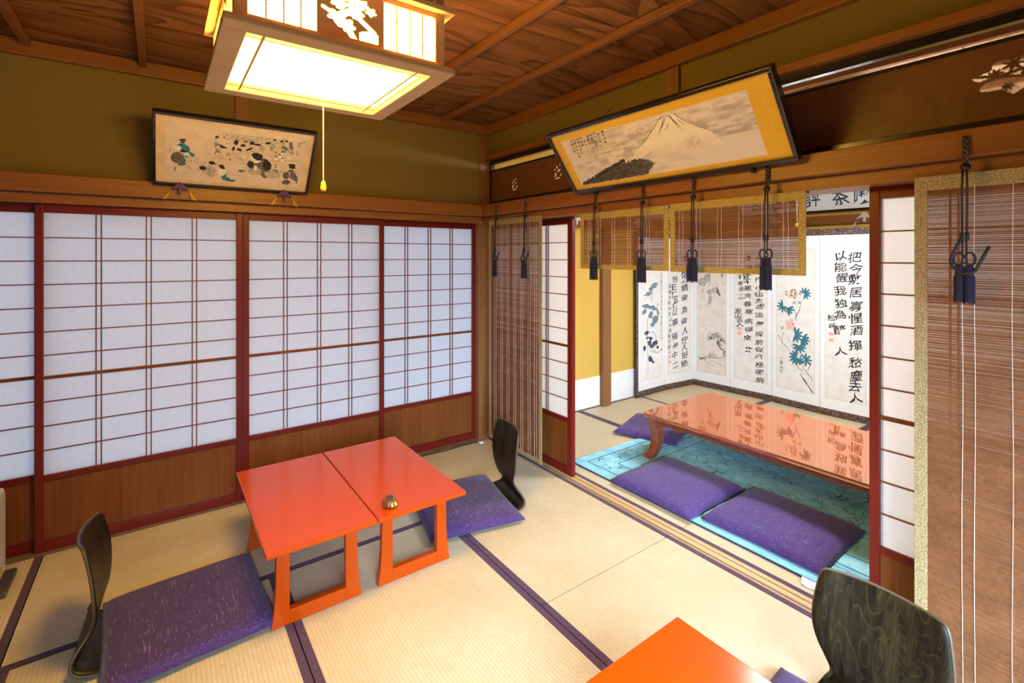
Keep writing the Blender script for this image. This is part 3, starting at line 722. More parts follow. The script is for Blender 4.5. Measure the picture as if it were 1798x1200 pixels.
blind('short_bamboo_blind', 'short bamboo blind over the left half of the opening, before the ochre wall', 2.130, .625, 1.716, 1.388, 'brocade', .0031, pairs((.12, .25, .42, .60, .80), .015), 'bamboo blinds', .032)
blind('short_bamboo_blind', 'short bamboo blind over the right half of the opening, before the folding screen', 1.494, .627, 1.722, 1.385, 'brocade', .0031, pairs((.10, .25, .42, .58, .74, .88), .015), 'bamboo blinds', .032)

def tassel(label, y, hook_z=1.838, knot=.300, head=.385, tail=.510, w=.0235, loose=False, lift=0):
    t = thing('tassel_cord', label, 'tassel', (2.022, y, hook_z), -PI/2, 'dark tassels on the beam')
    hk = MB()
    for ph in (0, PI): hk.tube([(.004*math.cos(k*.9+ph), -.002+.004*math.sin(k*.9+ph), -.004-.0048*k) for k in range(19)], .0042, 6)
    hk.build('twisted_hook', M['hook'], t, smooth=True)
    MB().lathe([(.004, -.088), (.012, -.092), (.014, -.101), (.006, -.112)], (0, -.004, 0), 10).build('hook_knob', M['iron'], t, smooth=True)
    c = MB()
    for s in (-1, 1): c.tube([(s*.004, -.008, -.100), (s*.006, -.010, -.16), (s*.0052, -.011, -knot)], .0030, 6)
    c.tube([(-.006, -.012, -knot-.012), (-.006, -.012, -knot+.012)], .0055, 8); c.tube([(.006, -.012, -knot-.012), (.006, -.012, -knot+.012)], .0055, 8)
    for s in (-1, 1):
        c.tube([(s*.004, -.011, -knot), (s*.005, -.012, -(knot+head)/2-.01)], .0028, 6)
        c.tube([(s*.004, -.012, -(knot+head)/2-.012), (s*.006, -.012, -head)], .0028, 6)
    c.build('double_cord', M['cord'], t, smooth=True)
    zb = -(knot+head)/2-.022; b = MB()
    for s in (-1, 1):
        b.tube([(0, -.014, zb)]+[(s*(.013+.012*math.cos(a)), -.014, zb-.002+.020*math.sin(a)) for a in [PI*.9-k*PI*1.75/10 for k in range(11)]], .0036, 6)
    if loose: b.tube([(-.004, -.012, -knot), (-.020, -.015, -knot-.035), (-.032, -.016, -knot-.075), (-.026, -.018, -head-.005), (.0, -.026, -head-.026), (.026, -.022, -head-.016), (.040, -.016, -head+.020), (.056, -.014, -head+.060)], .0046, 6)
    b.build('bow', M['cord'], t, smooth=True)
    for s in (-1, 1):
        q = MB(); cx = s*w*.52
        q.lathe([(w*.20, 0), (w*.46, -.004), (w*.52, -.012), (w*.50, -.022), (w*.54, -.034), (w*.57, -(tail-head)), (w*.3, -(tail-head)-.001)], (cx, -.014, -head+.004), 18)
        o = q.build('tassel_skirt', M['tassel'], t, smooth=False)
    fr = MB()
    for s in (-1, 1):
        for k in range(16):
            a = 2*PI*k/16; r = w*.555; x, y_ = s*w*.52+r*math.cos(a), -.014+r*math.sin(a)
            fr.tube([(x, y_, -head-.032), (x*1.02, y_, -tail-.004*random.random())], .0016, 4)
    fr.build('fringe', M['tassel'], t)
    return t
tassel('dark tassel before the left paper door, nearest the corner post', 2.985, head=.405, tail=.525, knot=.33, w=.019, loose=True)
tassel('dark tassel hanging before the corner blind, right of the other one', 2.630, head=.405, tail=.525, knot=.33, w=.0215, loose=True)
tassel('dark tassel over the short blinds, leftmost of four, in front of the ochre wall', 1.972, tail=.510)
tassel('dark tassel over the short blinds, second from the left', 1.632)
tassel('dark tassel over the short blinds, third from the left, beside the gap between them', 1.338, tail=.495)
tassel('dark tassel over the short blinds, rightmost and largest of four', .998, w=.0205, tail=.512)
tassel('dark blue double tassel with loose cord on the large right blind', .392, w=.0220, head=.405, tail=.518, knot=.315, loose=True)

# ================================================================== PICTURES
def picture(label, mw, w, h, fw, mat_m, frame_m, inset):
    """framed picture: local x right, y up, z out of the picture"""
    t = thing('framed_picture', label, 'picture', mw=mw)
    MB().ring(0, w, 0, h, fw, -.030, .012).build('frame', frame_m, t, bevel=.002)
    MB().box(fw*.5, w-fw*.5, fw*.5, h-fw*.5, -.012, -.002).build('mount', mat_m, t)
    return t
def painted(name, fn, x0, y0, w, h, z, nx, ny, parent, mat):
    """a painted sheet: the artwork's own pigments as a colour attribute"""
    mb = MB().grid(lambda u, v: (x0+u*w, y0+v*h, z), nx, ny); o = mb.build(name, mat, parent)
    U, V = np.meshgrid(np.arange(nx+1)/nx, np.arange(ny+1)/ny); c = fn(U.ravel(), V.ravel())
    a = o.data.color_attributes.new('ink', 'FLOAT_COLOR', 'POINT')
    a.data.foreach_set('color', np.concatenate([c, np.ones((len(c), 1))], 1).ravel()); return o
M['painted'] = vcol('painted_sheet')
# --- mountain picture over the opening
ey = Vector((-.588, 0, .809)); FWd, FH = 1.247, .385
fuji = picture('long picture of a white mountain with gold mount, leaning out over the opening',
               axes((2.000, 2.108, 1.836), (0, -1, 0), ey, Vector((0, -1, 0)).cross(ey)), FWd, FH, .017, M['gold_mat'], M['black'], .05)
FQ = ((88, 525), (1425, 168), (1566, 648), (232, 850))         # traced sheet corners
fx0, fy0, fw_, fh_ = .075, .040, 1.060, .285
fm = homog(FQ, 1, 1)
def fpts(*p): return [fm(*q) for q in p]
cone = fpts((560, 700), (650, 575), (700, 520), (800, 372), (815, 355), (828, 352), (845, 342), (872, 352), (880, 336), (900, 332), (960, 372), (1060, 425), (1160, 462), (1230, 520), (1280, 600), (1100, 640), (900, 700), (760, 780), (640, 760))
woods = fpts((232, 848), (245, 820), (330, 775), (385, 735), (450, 700), (520, 668), (548, 655), (548, 680), (600, 668), (660, 655), (720, 665), (760, 690), (735, 730), (700, 775), (560, 800), (420, 822), (300, 838))
def fuji_fn(u, v):
    pap = np.array([.73, .65, .62]); grey = np.array([.34, .30, .30]); n1 = vnoise(u*60, v*18, 1, 1, 1); n2 = vnoise(u*18, v*26, 1, 1, 2); n3 = vnoise(u*150, v*40, 1, 1, 3)
    wash = np.clip((n2*.7+n1*.3+n3*.12-.30)*1.6, 0, 1)*np.clip(1.25-1.1*np.abs(v-.62)*1.5, 0, 1)
    wash *= 1.25*np.clip((u+.15)*3, .25, 1)*np.where(v < .42, np.clip(1-(u-.45)*2.2, 0, 1), 1)*np.where((u < .18) & (v > .5), .45, 1)
    wash = np.clip(wash, 0, 1); c = pap*(1-.78*wash[:, None])+grey*(.78*wash[:, None])
    m = inside(cone, u, v); cream = np.array([.82, .74, .64]); fall = np.clip((v-.18)*3, 0, 1)
    br = np.clip((vnoise(u*120+v*30, v*8, 1, 1, 5)-.55)*2, 0, 1)*np.clip((.55-v)*2.2, 0, .8)
    k = (m*fall)[:, None]; c = c*(1-k)+(cream*(1-br[:, None]*.35))*k
    ol = np.clip(1-np.hypot((u-.73)/.06, (v-.42)/.16), 0, 1)*.8*n1; c = c*(1-ol[:, None])+np.array([.44, .36, .20])*ol[:, None]
    d = np.hypot((u-.40)/.17, (v-.10)/.16); sh = np.clip(1-d, 0, 1)*np.clip(vnoise(u*90, v*40, 1, 1, 8)*1.8-.5, 0, 1); c = c*(1-.6*sh[:, None])+np.array([.20, .18, .17])*.6*sh[:, None]
    uu = u+.012*(vnoise(u*220, v*60, 1, 1, 6)-.5); vv = v+.05*(vnoise(u*160, v*40, 1, 1, 7)-.5); w = inside(woods, uu, vv)
    dk = (.035+.10*np.clip(vnoise(u*70, v*30, 1, 1, 9)-.35, 0, 1)+.05*np.clip((u-.42)*9, 0, 1))[:, None]*np.array([1, .97, .97])
    c = np.where(w[:, None], dk, c); ed = np.minimum(np.minimum(u, 1-u)*fw_, np.minimum(v, 1-v)*fh_)+.006*(n3-.5)
    g = np.clip(1-ed/.006, 0, 1)[:, None]*.75; return c*(1-g)+np.array([.72, .52, .18])*g
painted('mountain_painting', fuji_fn, fx0, fy0, fw_, fh_, -.0012, 420, 120, fuji, M['painted'])
fmm = lambda x, y: (fx0+fm(x, y)[0]*fw_, fy0+fm(x, y)[1]*fh_)
k = Ink(fmm, -.0008)
for p, w in ((((650, 575), (700, 522), (750, 450), (800, 375), (818, 356)), 4), (((800, 378), (825, 352), (840, 362)), 4), (((838, 352), (870, 350), (890, 372), (930, 420), (968, 462)), 4), (((873, 345), (905, 385), (950, 428)), 5),
             (((902, 334), (925, 348), (990, 392), (1060, 424)), 4), (((1060, 424), (1110, 440), (1160, 462)), 3), (((832, 365), (822, 410), (806, 450), (795, 490)), 5), (((845, 360), (835, 390), (815, 440)), 4), (((866, 405), (858, 425), (838, 452)), 4),
             (((930, 372), (955, 395), (985, 415)), 4), (((660, 655), (700, 640), (735, 600)), 2), (((690, 660), (730, 625), (760, 600)), 2), (((1040, 600), (1075, 540), (1090, 510)), 2)): k.stroke(p, w)
for i in range(46):
    x = 245+300*i/46+random.uniform(-4, 4); k.blob(x, 830-170*(i/46)**1.1+random.uniform(-6, 8), random.uniform(3, 9), random.uniform(4, 9))
cols = [((392, 455), '雪天長寒'), ((362, 472), '里記宮'), ((333, 466), '中一'), ((340, 525), '山丙'), ((308, 478), '多富印'), ((283, 488), '翻雲写'), ((258, 498), '一吉大'), ((234, 500), '浮島蒼'), ((212, 508), '高嶺僧法之'), ((186, 512), '白雪月の小法'), ((166, 520), '司馬人年')]
for (x, y), s_ in cols:
    for j, ch in enumerate(s_): k.glyph(ch, x+j*6.5, y+j*(25 if len(s_) < 5 else 24), 21, 21)
k.build('mountain_ink_lines', M['ink'], fuji)
MB().box(.14, .155, -.026, .006, -.022, .004).box(1.045, 1.06, -.026, .006, -.022, .004).build('support_bracket', M['iron'], fuji)
MB().tube([(FWd*.3, FH-.02, -.014), (FWd*.3, FH+.0, -.16)], .002, 5).build('hanging_wire', M['iron'], fuji)

# --- genre picture over the paper doors
ey2 = Vector((0, -.611, .792)); PW, PH = .768, .412
pic = picture('picture of kneeling figures on cream paper, thin dark frame, leaning above the paper doors',
              axes((-.030, 3.186, 1.848), (1, 0, 0), ey2, Vector((1, 0, 0)).cross(ey2)), PW, PH, .013, M['cream_mat'], M['black'], .04)
qx0, qy0, qw, qh = .050, .034, .668, .338
pm = homog(((165, 160), (1650, 355), (1565, 915), (165, 815)), 1, 1)
pmm = lambda x, y: (qx0+pm(x, y)[0]*qw, qy0+pm(x, y)[1]*qh)
MB().box(qx0, qx0+qw, qy0, qy0+qh, -.004, -.0014).build('paper_sheet', M['old_paper'], pic)
A = {n: Ink(pmm, -.0010+.00012*i) for i, n in enumerate(('ink_soft', 'ink_mid', 'teal', 'scroll_paper', 'ink_blue', 'ink'))}
def B(m, *blobs):
    for b in blobs: A[m].blob(*b)
def T(m, w, *st):
    for s_ in st: A[m].stroke(s_, w)
B('ink_mid', (298, 582, 66, 60), (345, 620, 40, 40), (250, 575, 20, 30)); B('teal', (355, 470, 62, 44, .4), (395, 490, 30, 40), (440, 545, 46, 18, .5), (345, 655, 44, 16), (390, 570, 22, 12), (400, 520, 28, 26))
B('scroll_paper', (300, 475, 38, 26), (395, 545, 30, 22), (345, 405, 20, 14)); B('ink', (352, 388, 40, 13), (350, 412, 26, 10), (370, 512, 28, 12, .4), (345, 515, 18, 10))
T('ink', 3, ((270, 490), (300, 455), (340, 440)), ((265, 500), (250, 530), (235, 590), (262, 640)), ((480, 590), (510, 590), (508, 632), (482, 634), (480, 592)), ((400, 640), (440, 610), (450, 650)), ((380, 690), (410, 675), (440, 700)), ((415, 680), (405, 715)), ((430, 680), (440, 720)), ((395, 684), (385, 708)), ((560, 640), (600, 632)), ((575, 620), (575, 650)))
for r_ in range(3):
    for i in range(26):
        t_ = i/26; x = 780+t_*660+random.uniform(-8, 8); y = 318+r_*22+t_*70+random.uniform(-8, 8)
        T('ink_mid', 4, ((x-12, y+6), (x, y-7), (x+13, y+6))); 
        if random.random() < .4: B('ink_soft', (x, y+8, 8, 6))
B('ink', (908, 408, 24, 30, .3), (708, 352, 22, 12, -.4), (782, 352, 9, 8), (980, 442, 28, 16, .1), (1045, 482, 38, 12, -.4), (940, 488, 30, 14, .3), (1075, 415, 26, 20), (1130, 432, 40, 12, .1), (1240, 415, 30, 14), (1010, 400, 28, 8, -.1), (880, 478, 14, 26, .4), (1310, 378, 16, 10), (1385, 392, 18, 12), (1435, 390, 22, 10, .4), (1320, 512, 16, 6))
B('ink_soft', (1425, 480, 62, 30, .2), (1490, 450, 18, 54, -.1), (1490, 520, 26, 24), (1180, 470, 40, 30), (1290, 450, 36, 26)); B('ink_mid', (1480, 440, 18, 40, -.2), (1410, 462, 30, 16, .3))
T('ink', 9, ((690, 470), (700, 440), (740, 438), (790, 462), (825, 472))); B('ink', (770, 462, 38, 14, .3)); T('ink', 8, ((690, 545), (690, 520), (720, 512), (752, 530))); T('ink', 4, ((706, 528), (728, 520), (744, 534)))
T('ink_mid', 3, ((692, 470), (710, 500), (760, 480), (820, 500)), ((600, 525), (650, 545), (690, 545)), ((840, 500), (900, 540), (980, 520)), ((930, 520), (1000, 505), (1060, 520)), ((880, 560), (960, 600), (1040, 600)), ((650, 590), (720, 590), (820, 600)), ((690, 570), (740, 560), (800, 585)), ((940, 560), (990, 640), (1060, 650)), ((1090, 440), (1110, 500), (1170, 520)), ((1230, 550), (1300, 580), (1360, 570)), ((1240, 530), (1300, 540), (1340, 560)), ((1260, 560), (1320, 560)), ((1370, 560), (1460, 570), (1510, 550)), ((1180, 520), (1220, 470), (1290, 440)), ((1300, 470), (1360, 450), (1380, 400)), ((660, 380), (720, 370), (760, 350)))
for i in range(26):
    x = 700+random.random()*790; y = 400+.09*(x-700)+random.uniform(-10, 120); r_ = random.uniform(14, 30)
    if 1020 < x < 1300 and y > 520: continue
    B('scroll_paper' if i % 3 else 'ink_soft', (x, y+r_, r_*.9, r_*.8, .2)); T('ink_mid', 3, ((x-r_, y+r_*1.8), (x-r_*.8, y+r_*.4), (x, y), (x+r_*.9, y+r_*.5), (x+r_*1.1, y+r_*1.7)))
    if i % 2: B('ink', (x+2, y+4, r_*.5, r_*.28, .2))
T('umber' if 'umber' in A else 'ink_mid', 5, ((1268, 605), (1330, 615), (1420, 604), (1565, 618)))
B('ink', (1130, 562, 62, 40, .35), (845, 598, 8, 12)); B('scroll_paper', (1115, 590, 58, 46, .1)); B('ink_mid', (1190, 650, 80, 68, .4), (1070, 650, 46, 50, .2)); B('ink', (1230, 660, 46, 66, -.2), (1060, 650, 34, 40, .5))
B('ink_soft', (1100, 725, 72, 48, .05), (975, 725, 46, 18, .1), (1280, 760, 80, 46, .15)); B('ink_mid', (1210, 755, 50, 48, .2), (1310, 750, 46, 44, .2), (960, 726, 30, 12, .1)); B('scroll_paper', (1110, 690, 20, 26)); T('scroll_paper', 4, ((1170, 620), (1200, 660), (1220, 700)), ((1190, 740), (1240, 760), (1290, 740)), ((1300, 730), (1320, 760)), ((1090, 650), (1120, 680)))
B('ink_soft', (640, 730, 52, 66, -.1), (590, 740, 36, 30)); B('ink', (560, 695, 38, 24, .1), (655, 638, 34, 18, .2), (690, 650, 18, 6)); T('ink', 3, ((505, 700), (520, 740)), ((500, 725), (530, 720)), ((600, 680), (640, 660)), ((690, 690), (690, 760)), ((640, 800), (690, 770)))
B('scroll_paper', (760, 730, 44, 50)); B('ink', (752, 668, 32, 10), (768, 690, 30, 16, .3)); B('teal', (782, 790, 28, 40, -.3), (820, 820, 30, 24, .3), (870, 832, 34, 14, -.1)); T('ink', 3, ((712, 770), (720, 720), (750, 705)), ((800, 730), (835, 800)), ((660, 825), (672, 818)), ((690, 830), (700, 822)))
B('ink', (1490, 655, 40, 14, .1), (1495, 680, 36, 16, .1)); B('ink_mid', (1480, 720, 30, 16), (1430, 770, 34, 40, .2), (1500, 770, 28, 40), (1430, 845, 44, 26), (1520, 790, 16, 40)); T('ink', 4, ((1410, 740), (1410, 800), (1460, 800)), ((1480, 740), (1470, 800), (1520, 810)), ((1520, 740), (1535, 790)), ((1400, 850), (1450, 830), (1500, 850)))
T('umber' if 'umber' in A else 'ink_mid', 3, ((1385, 710), (1400, 725), (1385, 742), (1372, 726), (1385, 710)))
for x, y, s_ in ((222, 490, '大江'), (272, 700, '嘉人'), (1565, 415, '之月'), (1590, 408, '立'), (1545, 505, '小白'), (1320, 650, '如意'), (1540, 790, '暁雲斎'), (1620, 398, '印'), (370, 750, '七')):
    for j, ch in enumerate(s_): A['ink'].glyph(ch, x, y+j*27, 24, 26)
for n, q in A.items(): q.build('painted_figures', M[n], pic)
def ornament(label, mw, silk, thread, s=1.0):
    t = thing('picture_ornament', label, 'ornament', mw=mw, group='silk bow ornaments under the pictures'); b = MB()
    for sx in (-1, 1):
        b.prism([(0, .022*s), (sx*.016*s, .008*s), (sx*.046*s, -.022*s), (sx*.010*s, -.014*s), (0, -.010*s)][::sx], (0, 0, 0), (1, 0, 0), (0, 1, 0), (0, 0, 1), .0, .014*s)
    b.prism([(-.007*s, 0), (.007*s, 0), (.006*s, -.044*s), (-.006*s, -.044*s)], (0, 0, 0), (1, 0, 0), (0, 1, 0), (0, 0, 1), .004, .018*s)
    b.build('bow', silk, t, bevel=.002)
    for sx in (-1, 1):
        q = MB()
        for j in range(4):
            e = sx*(.052+.006*j)*s; q.tube([(sx*.040*s, -.020*s, .008), (sx*.046*s, -.036*s, .012), (e, -.058*s-.003*j, .012)], .0011*s, 5)
            q.tube([(e, -.058*s-.003*j, .012), (e+sx*.002, -.069*s-.003*j, .012)], .0020*s, 5)
        q.build('tassel', thread, t)
    return t
ez = Vector((0, -1, 0))
ornament('violet silk bow ornament with gold tassels under the left end of the figure picture', axes((.088, 3.176, 1.842), (1, 0, 0), (0, 0, 1), ez), M['purple_silk'], M['gold_thread'])
ornament('violet silk bow ornament with gold tassels under the right end of the figure picture', axes((.605, 3.176, 1.842), (1, 0, 0), (0, 0, 1), ez), M['purple_silk'], M['gold_thread'])

# --- calligraphy board and small picture high on the far room's walls
ey3 = Vector((-.40, 0, .917)); BW, BH = 2.05, .40
brd = picture('white calligraphy board high on the far wall above the folding screen', axes((5.50, 3.02, 1.920), (0, -1, 0), ey3, Vector((0, -1, 0)).cross(ey3)), BW, BH, .014, M['white_paper'], M['black'], .04)
k = Ink(lambda x, y: (x, y), -.001)
for ch, x in zip('舌古十評茶喫', (.21, .43, .60, .785, 1.045, 1.225)): k.glyph(ch, x, .135, .155, -.175, .12)
k.build('calligraphy', M['ink_blue'], brd)
ey4 = Vector((0, -.40, .917))
sp = picture('small pale picture leaning above the ochre wall, seen through the short blind', axes((3.30, 3.27, 1.865), (1, 0, 0), ey4, Vector((1, 0, 0)).cross(ey4)), 1.12, .33, .022, M['cream_mat'], M['lamp_wood'], .05)
MB().box(.36, .92, .10, .26, -.004, -.0014).build('paper_sheet', M['white_paper'], sp)
for x, l_ in ((3.11, 'left'), (3.98, 'right')):
    ornament('pale silk bow ornament under the %s end of the small far picture' % l_, axes((x, 3.2895, 1.822), (1, 0, 0), (0, 0, 1), ez), M['white_silk'], M['white_silk'], 1.5)
for y, l_ in ((2.64, 'left of the rightmost tassel'), (1.80, 'beside the tall red door edge')):
    ornament('pale silk bow ornament under the calligraphy board, '+l_, axes((5.5445, y, 1.862), (0, -1, 0), (0, 0, 1), (-1, 0, 0)), M['white_silk'], M['white_silk'], 1.5)

# ================================================================== FOLDING SCREEN
scr = thing('folding_screen', 'six-panel white folding screen with brown border, calligraphy and paintings, behind the long table', 'folding screen', (4.93, 3.27, .0016))
PT = [(3.96, 3.285), (4.455, 3.300), (4.925, 3.262), (4.950, 2.835), (4.975, 2.410), (4.955, 1.965), (4.975, 1.525)]
HS, ZB, ZT = 1.715, .165, 1.535
class Panel:
    def __init__(s, i):
        a, b = Vector((*PT[i], 0)), Vector((*PT[i+1], 0)); s.w = (b-a).length-.003; ex = (b-a).normalized(); en = ex.cross(Vector((0, 0, 1)))
        s.o = bpy.data.objects.new('panel', None); COL.objects.link(s.o); s.o.parent = scr
        s.o.matrix_local = axes(a-Vector((4.93, 3.27, 0)), ex, (0, 0, 1), en)
        w = s.w
        MB().box(0, w, .0, HS, -.018, -.004).build('backing', M['black'], s.o)
        b_ = MB(); l = .030 if i == 0 else .0; r_ = .030 if i == 5 else 0
        MB().box(0, w, 0, .062, -.004, .002).build('border', M['screen_border'], s.o)
        MB().box(0, w, HS-.062, HS, -.004, .002).build('border', M['screen_border'], s.o)
        if l: MB().box(0, .034, .062, HS-.062, -.004, .002).build('border', M['screen_border'], s.o)
        if r_: MB().box(w-.034, w, .062, HS-.062, -.004, .002).build('border', M['screen_border'], s.o)
        x0, x1 = (.034 if l else 0.0), (w-.034 if r_ else w)
        MB().box(x0, x1, .062, HS-.062, -.004, .0).build('white_paper', M['white_paper'], s.o)
        s.x0, s.sw = x0+.045, (x1-x0)-.09
        MB().box(s.x0-.003, s.x0+s.sw+.003, ZB-.003, ZT+.003, -.003, .0006).build('sheet_edge', M['fineline'], s.o)
    def sheet(s, mat): MB().box(s.x0, s.x0+s.sw, ZB, ZT, -.003, .0010).build('sheet', mat, s.o)
    def ink(s, uz, k=0): return Ink(lambda x, y: (s.x0+uz(x, y)[0]*s.sw, uz(x, y)[1]), .0014+.0001*k)
def column(k, chars, x, ys, w, h, slant=.16):
    for ch, y in zip(chars, ys): k.glyph(ch, x+random.uniform(-.03, .03), y, w, -h, slant)
ident = lambda x, y: (x, y)
zz = lambda vs, zpp: [1.463-(v-450)*zpp for v in vs]
za = lambda ys, zpp: zz([470+y/5.216 for y in ys], zpp)
# panel of lotus in indigo
P = Panel(0); P.sheet(M['scroll_paper']); uz = lambda x, y: ((x-75)/170, 1.463-(20+y/5.216)*.00604)
k = P.ink(uz); q = P.ink(uz, 1)
for b in ((178, 165, 30, 46, .5), (130, 240, 40, 22, -.3), (150, 200, 20, 26), (112, 350, 40, 28, .3), (160, 370, 50, 26, .3), (150, 430, 26, 44, .2), (185, 480, 30, 60, .1), (205, 410, 12, 50, -.2), (165, 525, 24, 24), (100, 400, 22, 36, .5), (110, 600, 20, 18)): k.blob(b[0], b[1], b[2]*.72, b[3]*.72, *b[4:], j=.3)
for b in ((150, 650, 12, 22), (140, 690, 16, 22), (180, 700, 18, 26), (160, 720, 20, 16), (120, 590, 16, 14), (100, 730, 10, 26), (150, 840, 16, 34, -.3), (170, 870, 10, 12), (195, 690, 10, 20), (205, 740, 12, 16), (236, 770, 5, 8), (125, 640, 12, 10), (180, 390, 16, 6)): q.blob(*b, j=.3)
for p in (((158, 210), (156, 280), (160, 330)), ((125, 460), (122, 560), (124, 700), (128, 960)), ((110, 640), (130, 600), (170, 595), (192, 640), (190, 680)), ((205, 330), (208, 350), (190, 370)), ((140, 760), (200, 790), (235, 770)), ((130, 720), (170, 760), (215, 800)), ((150, 700), (190, 730), (210, 690)), ((95, 300), (130, 260), (165, 230))): k.stroke(p, 4)
for i in range(26): q.glyph('小池之風花水月人'[i % 8], 236, 60+24*i, 15, 19)
k.build('lotus_wash', M['ink_pale'], P.o); q.build('lotus_ink', M['ink_blue'], P.o)
# bold calligraphy
P = Panel(1); P.sheet(M['scroll_paper']); k = P.ink(ident)
column(k, '南極之精偉為偉人佇人好絶', .72, [1.430]+za((55, 112, 190, 285, 395, 500, 590, 672, 742, 812, 888), .00633), .112/P.sw, .088)
column(k, '寿怡日仁言援以壽福祿中二', .30, [1.40]+za((105, 178, 242, 292, 350, 412, 500, 625, 715, 800, 890), .00633), .098/P.sw, .082)
column(k, '長楽永年大吉山水清風子孫十伯', .08, za([170+50*i for i in range(13)], .00633), .05/P.sw, .05)
k.build('calligraphy', M['ink_blue'], P.o); s_ = P.ink(ident, 1)
for y in za((808, 855), .00633): s_.seal(.08, y, .022/P.sw, .015)
s_.build('red_seal', M['seal'], P.o)
# landscape
P = Panel(2); P.sheet(M['scroll_tan']); uz = lambda x, y: ((x-590)/247, 1.463-(20+y/5.216)*.00630); k = P.ink(uz); q = P.ink(uz, 1); g = P.ink(uz)
for b in ((650, 130, 46, 34, -.5), (680, 90, 30, 34, .3), (620, 150, 18, 20), (700, 230, 26, 26), (740, 210, 22, 26), (700, 300, 10, 36)): g.blob(*b, j=.35)
for p in (((600, 170), (640, 120), (670, 75), (700, 80), (700, 150), (680, 180)), ((650, 150), (680, 120), (690, 100)), ((660, 90), (650, 130), (670, 170)), ((680, 240), (700, 210), (740, 200), (760, 175), (770, 210)), ((690, 240), (700, 280), (700, 330)), ((715, 250), (715, 290), (705, 340)), ((680, 350), (690, 320)), ((640, 200), (640, 240)), ((620, 180), (635, 165), (660, 175))): k.stroke(p, 5)
k.poly([(745, 225), (765, 178), (775, 200), (795, 265), (780, 255), (765, 235)])
for b in ((720, 640, 30, 22), (755, 605, 28, 18), (790, 630, 26, 20), (700, 650, 16, 16), (740, 630, 34, 16), (800, 660, 34, 12), (770, 680, 22, 24), (825, 670, 10, 16), (690, 665, 10, 10), (790, 700, 16, 14)): g.blob(*b, j=.5)
for i in range(110):
    cx, cy, rx, ry = random.choice(((745, 620, 55, 30), (710, 650, 25, 20), (800, 655, 32, 18), (775, 690, 16, 22), (640, 850, 40, 12), (720, 810, 40, 14)))
    x, y = cx+random.gauss(0, rx*.5), cy+random.gauss(0, ry*.5); q.stroke(((x-6, y+random.uniform(-5, 5)), (x, y), (x+6, y+random.uniform(-5, 5))), random.uniform(2, 5))
for p, w in ((((775, 690), (790, 730), (820, 750), (832, 800)), 8), (((835, 745), (815, 775), (825, 815)), 6), (((800, 720), (830, 740)), 4), (((615, 865), (650, 835), (690, 830), (760, 825), (830, 800)), 5), (((690, 820), (720, 790), (770, 810)), 4), (((700, 850), (760, 865), (830, 890)), 3), (((640, 870), (700, 880), (760, 905)), 2)): q.stroke(p, w)
for i, ch in enumerate('夏山図'): q.glyph(ch, 805, 20+27*i, 20, 24)
g.build('landscape_wash', M['ink_soft'], P.o); k.build('mountain_lines', M['ink_mid'], P.o); q.build('pine_lines', M['ink'], P.o)
# three-column calligraphy
P = Panel(3); P.sheet(M['scroll_paper']); k = P.ink(ident); zp = .00588
column(k, '山桃作小仙太虚淡羅探前似承極國病', .77, zz((452, 468), zp)+za((112, 185, 245, 302, 352, 430, 515, 605, 682, 747, 815, 885, 952, 1022), zp), .088/P.sw, .060)
column(k, '清河辟不悪洗春寒病得來来', .43, zz((455, 470), zp)+za((80, 132, 195, 267, 340, 412, 500, 575, 655, 760), zp), .088/P.sw, .062)
column(k, '不惺語二一', .20, za((92, 152, 205, 270, 297), zp), .055/P.sw, .05); column(k, '淵山言人', .14, za((412, 452, 492, 535), zp), .085/P.sw, .06)
k.build('calligraphy', M['ink'], P.o); s_ = P.ink(ident, 1)
for y in za((575, 622), zp): s_.seal(.16, y, .022/P.sw, .016)
s_.build('red_seal', M['seal'], P.o)
# peonies
P = Panel(4); P.sheet(M['scroll_paper']); uz = lambda x, y: ((x-822)/368, 1.463-(30+y/5.457)*.00552); R = {n: P.ink(uz, i) for i, n in enumerate(('pink', 'umber', 'teal', 'ink_mid', 'ink_blue'))}
for i in range(40): a = random.uniform(0, 6.28); d = random.uniform(.2, 1); R['umber'].blob(985+75*d*math.cos(a), 200+58*d*math.sin(a), random.uniform(5, 14), random.uniform(4, 10), a, j=.3)
for i in range(14): a = 6.28*i/14; R['pink'].blob(965+34*math.cos(a)*(i % 3)/2, 500+40*math.sin(a)*(i % 3)/2, 24, 20, a, j=.2)
def leaf(cx, cy, n, L, a0, spread, ink='teal'):
    for i in range(n):
        a = a0+spread*(i/(max(1, n-1))-.5); x, y = cx+L*.6*math.cos(a), cy+L*.6*math.sin(a); R[ink].blob(x, y, L*.55, L*.17, a, j=.15); R['ink_blue'].stroke(((cx, cy), (cx+L*math.cos(a), cy+L*math.sin(a))), 2)
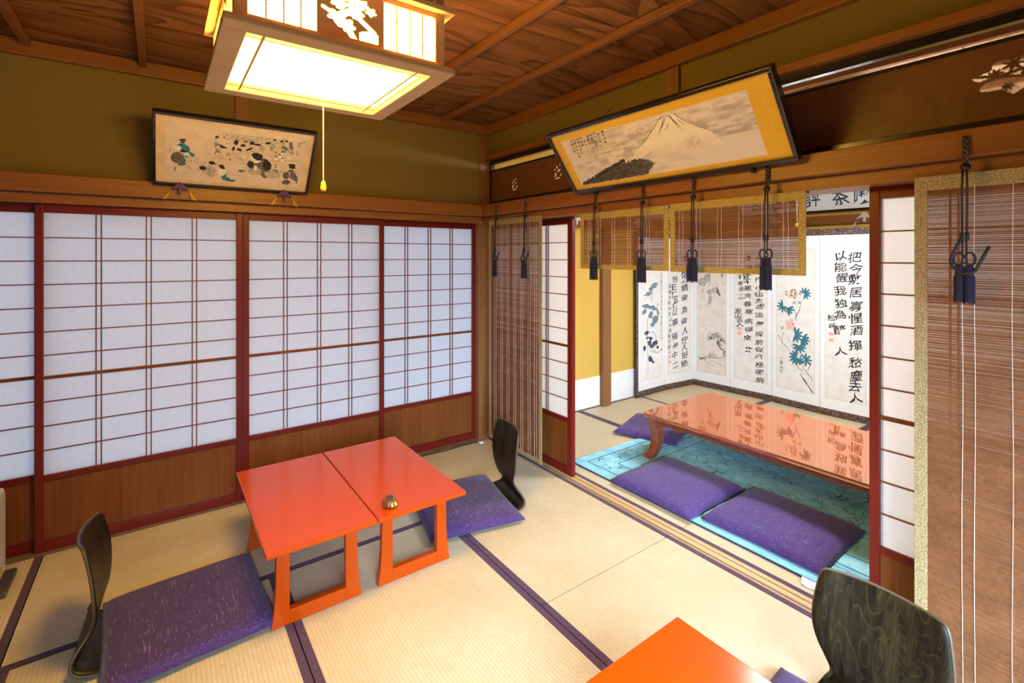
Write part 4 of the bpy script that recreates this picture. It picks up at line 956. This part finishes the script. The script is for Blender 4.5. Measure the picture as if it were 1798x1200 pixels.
leaf(1105, 190, 8, 52, -.5, 4.5); leaf(890, 325, 7, 58, 2.4, 4.0); leaf(930, 350, 4, 60, .4, 1.6); leaf(1010, 590, 7, 68, .1, 3.4); leaf(1075, 620, 6, 66, .4, 2.4); leaf(1050, 690, 7, 62, 1.4, 3.6); leaf(1020, 805, 9, 66, 2.6, 4.2); leaf(1110, 810, 7, 56, 0, 4.6); leaf(1000, 285, 4, 20, 0, 5); leaf(1055, 280, 4, 20, 0, 5); leaf(1040, 548, 4, 18, 0, 5); leaf(875, 535, 3, 22, .6, 2); leaf(1060, 820, 5, 40, .5, 4)
for p, w in ((((1015, 450), (1020, 410), (1050, 350), (1060, 300)), 8), (((1020, 410), (1000, 350), (985, 310)), 6), (((840, 605), (880, 680), (930, 720), (965, 770)), 6), (((880, 680), (885, 610), (900, 570)), 4), (((970, 700), (1030, 750), (1040, 790)), 8), (((1060, 950), (1090, 1000), (1140, 1060), (1185, 1110)), 9), (((1075, 930), (1040, 890), (1000, 850)), 6), (((1075, 930), (1090, 880), (1100, 840)), 5), (((1090, 1000), (1120, 1010)), 4), (((1100, 900), (1130, 940), (1165, 970), (1170, 1000)), 6), (((1130, 910), (1160, 830), (1155, 860)), 6), (((940, 630), (950, 660), (980, 670)), 4), (((1160, 600), (1150, 680), (1170, 760)), 2)): R['ink_mid'].stroke(p, w)
for p in (((1140, 1050), (1160, 1090), (1185, 1112)), ((1085, 985), (1130, 1040)), ((985, 480), (995, 500)), ((870, 480), (876, 472))): R['ink_blue'].stroke(p, 8)
for i, ch in enumerate('一真山什'): R['ink_mid'].glyph(ch, 872, 835+42*i, 36, 38)
for n, q in R.items(): q.build({'pink': 'pink_bloom', 'umber': 'brown_bloom', 'teal': 'teal_leaves'}.get(n, 'branches'), M[n], P.o)
# two-column poem
P = Panel(5); P.sheet(M['scroll_paper']); k = P.ink(ident); zp = .00506; zc = lambda ys, b=0: zz([320+y/3 for y in ys], zp+b)
column(k, '把今敷居寡惺酒揮愁塵去人', .76, zc((398, 455, 512, 580, 652, 715, 778, 858, 950, 1018, 1075, 1132)), .105/P.sw, .098, .22)
column(k, '以能醒我独為醉人', .40, zz([320+y/3 for y in (390, 447, 505, 572, 638, 700, 778, 890)], .00513), .10/P.sw, .092, .22)
column(k, '松翁', .15, zz([320+y/3 for y in (715, 760)], .0052), .065/P.sw, .065)
k.build('calligraphy', M['ink'], P.o); s_ = P.ink(ident, 1)
for y in zz((587, 598), .0052): s_.seal(.15, y, .019/P.sw, .014)
s_.build('red_seal', M['seal'], P.o)
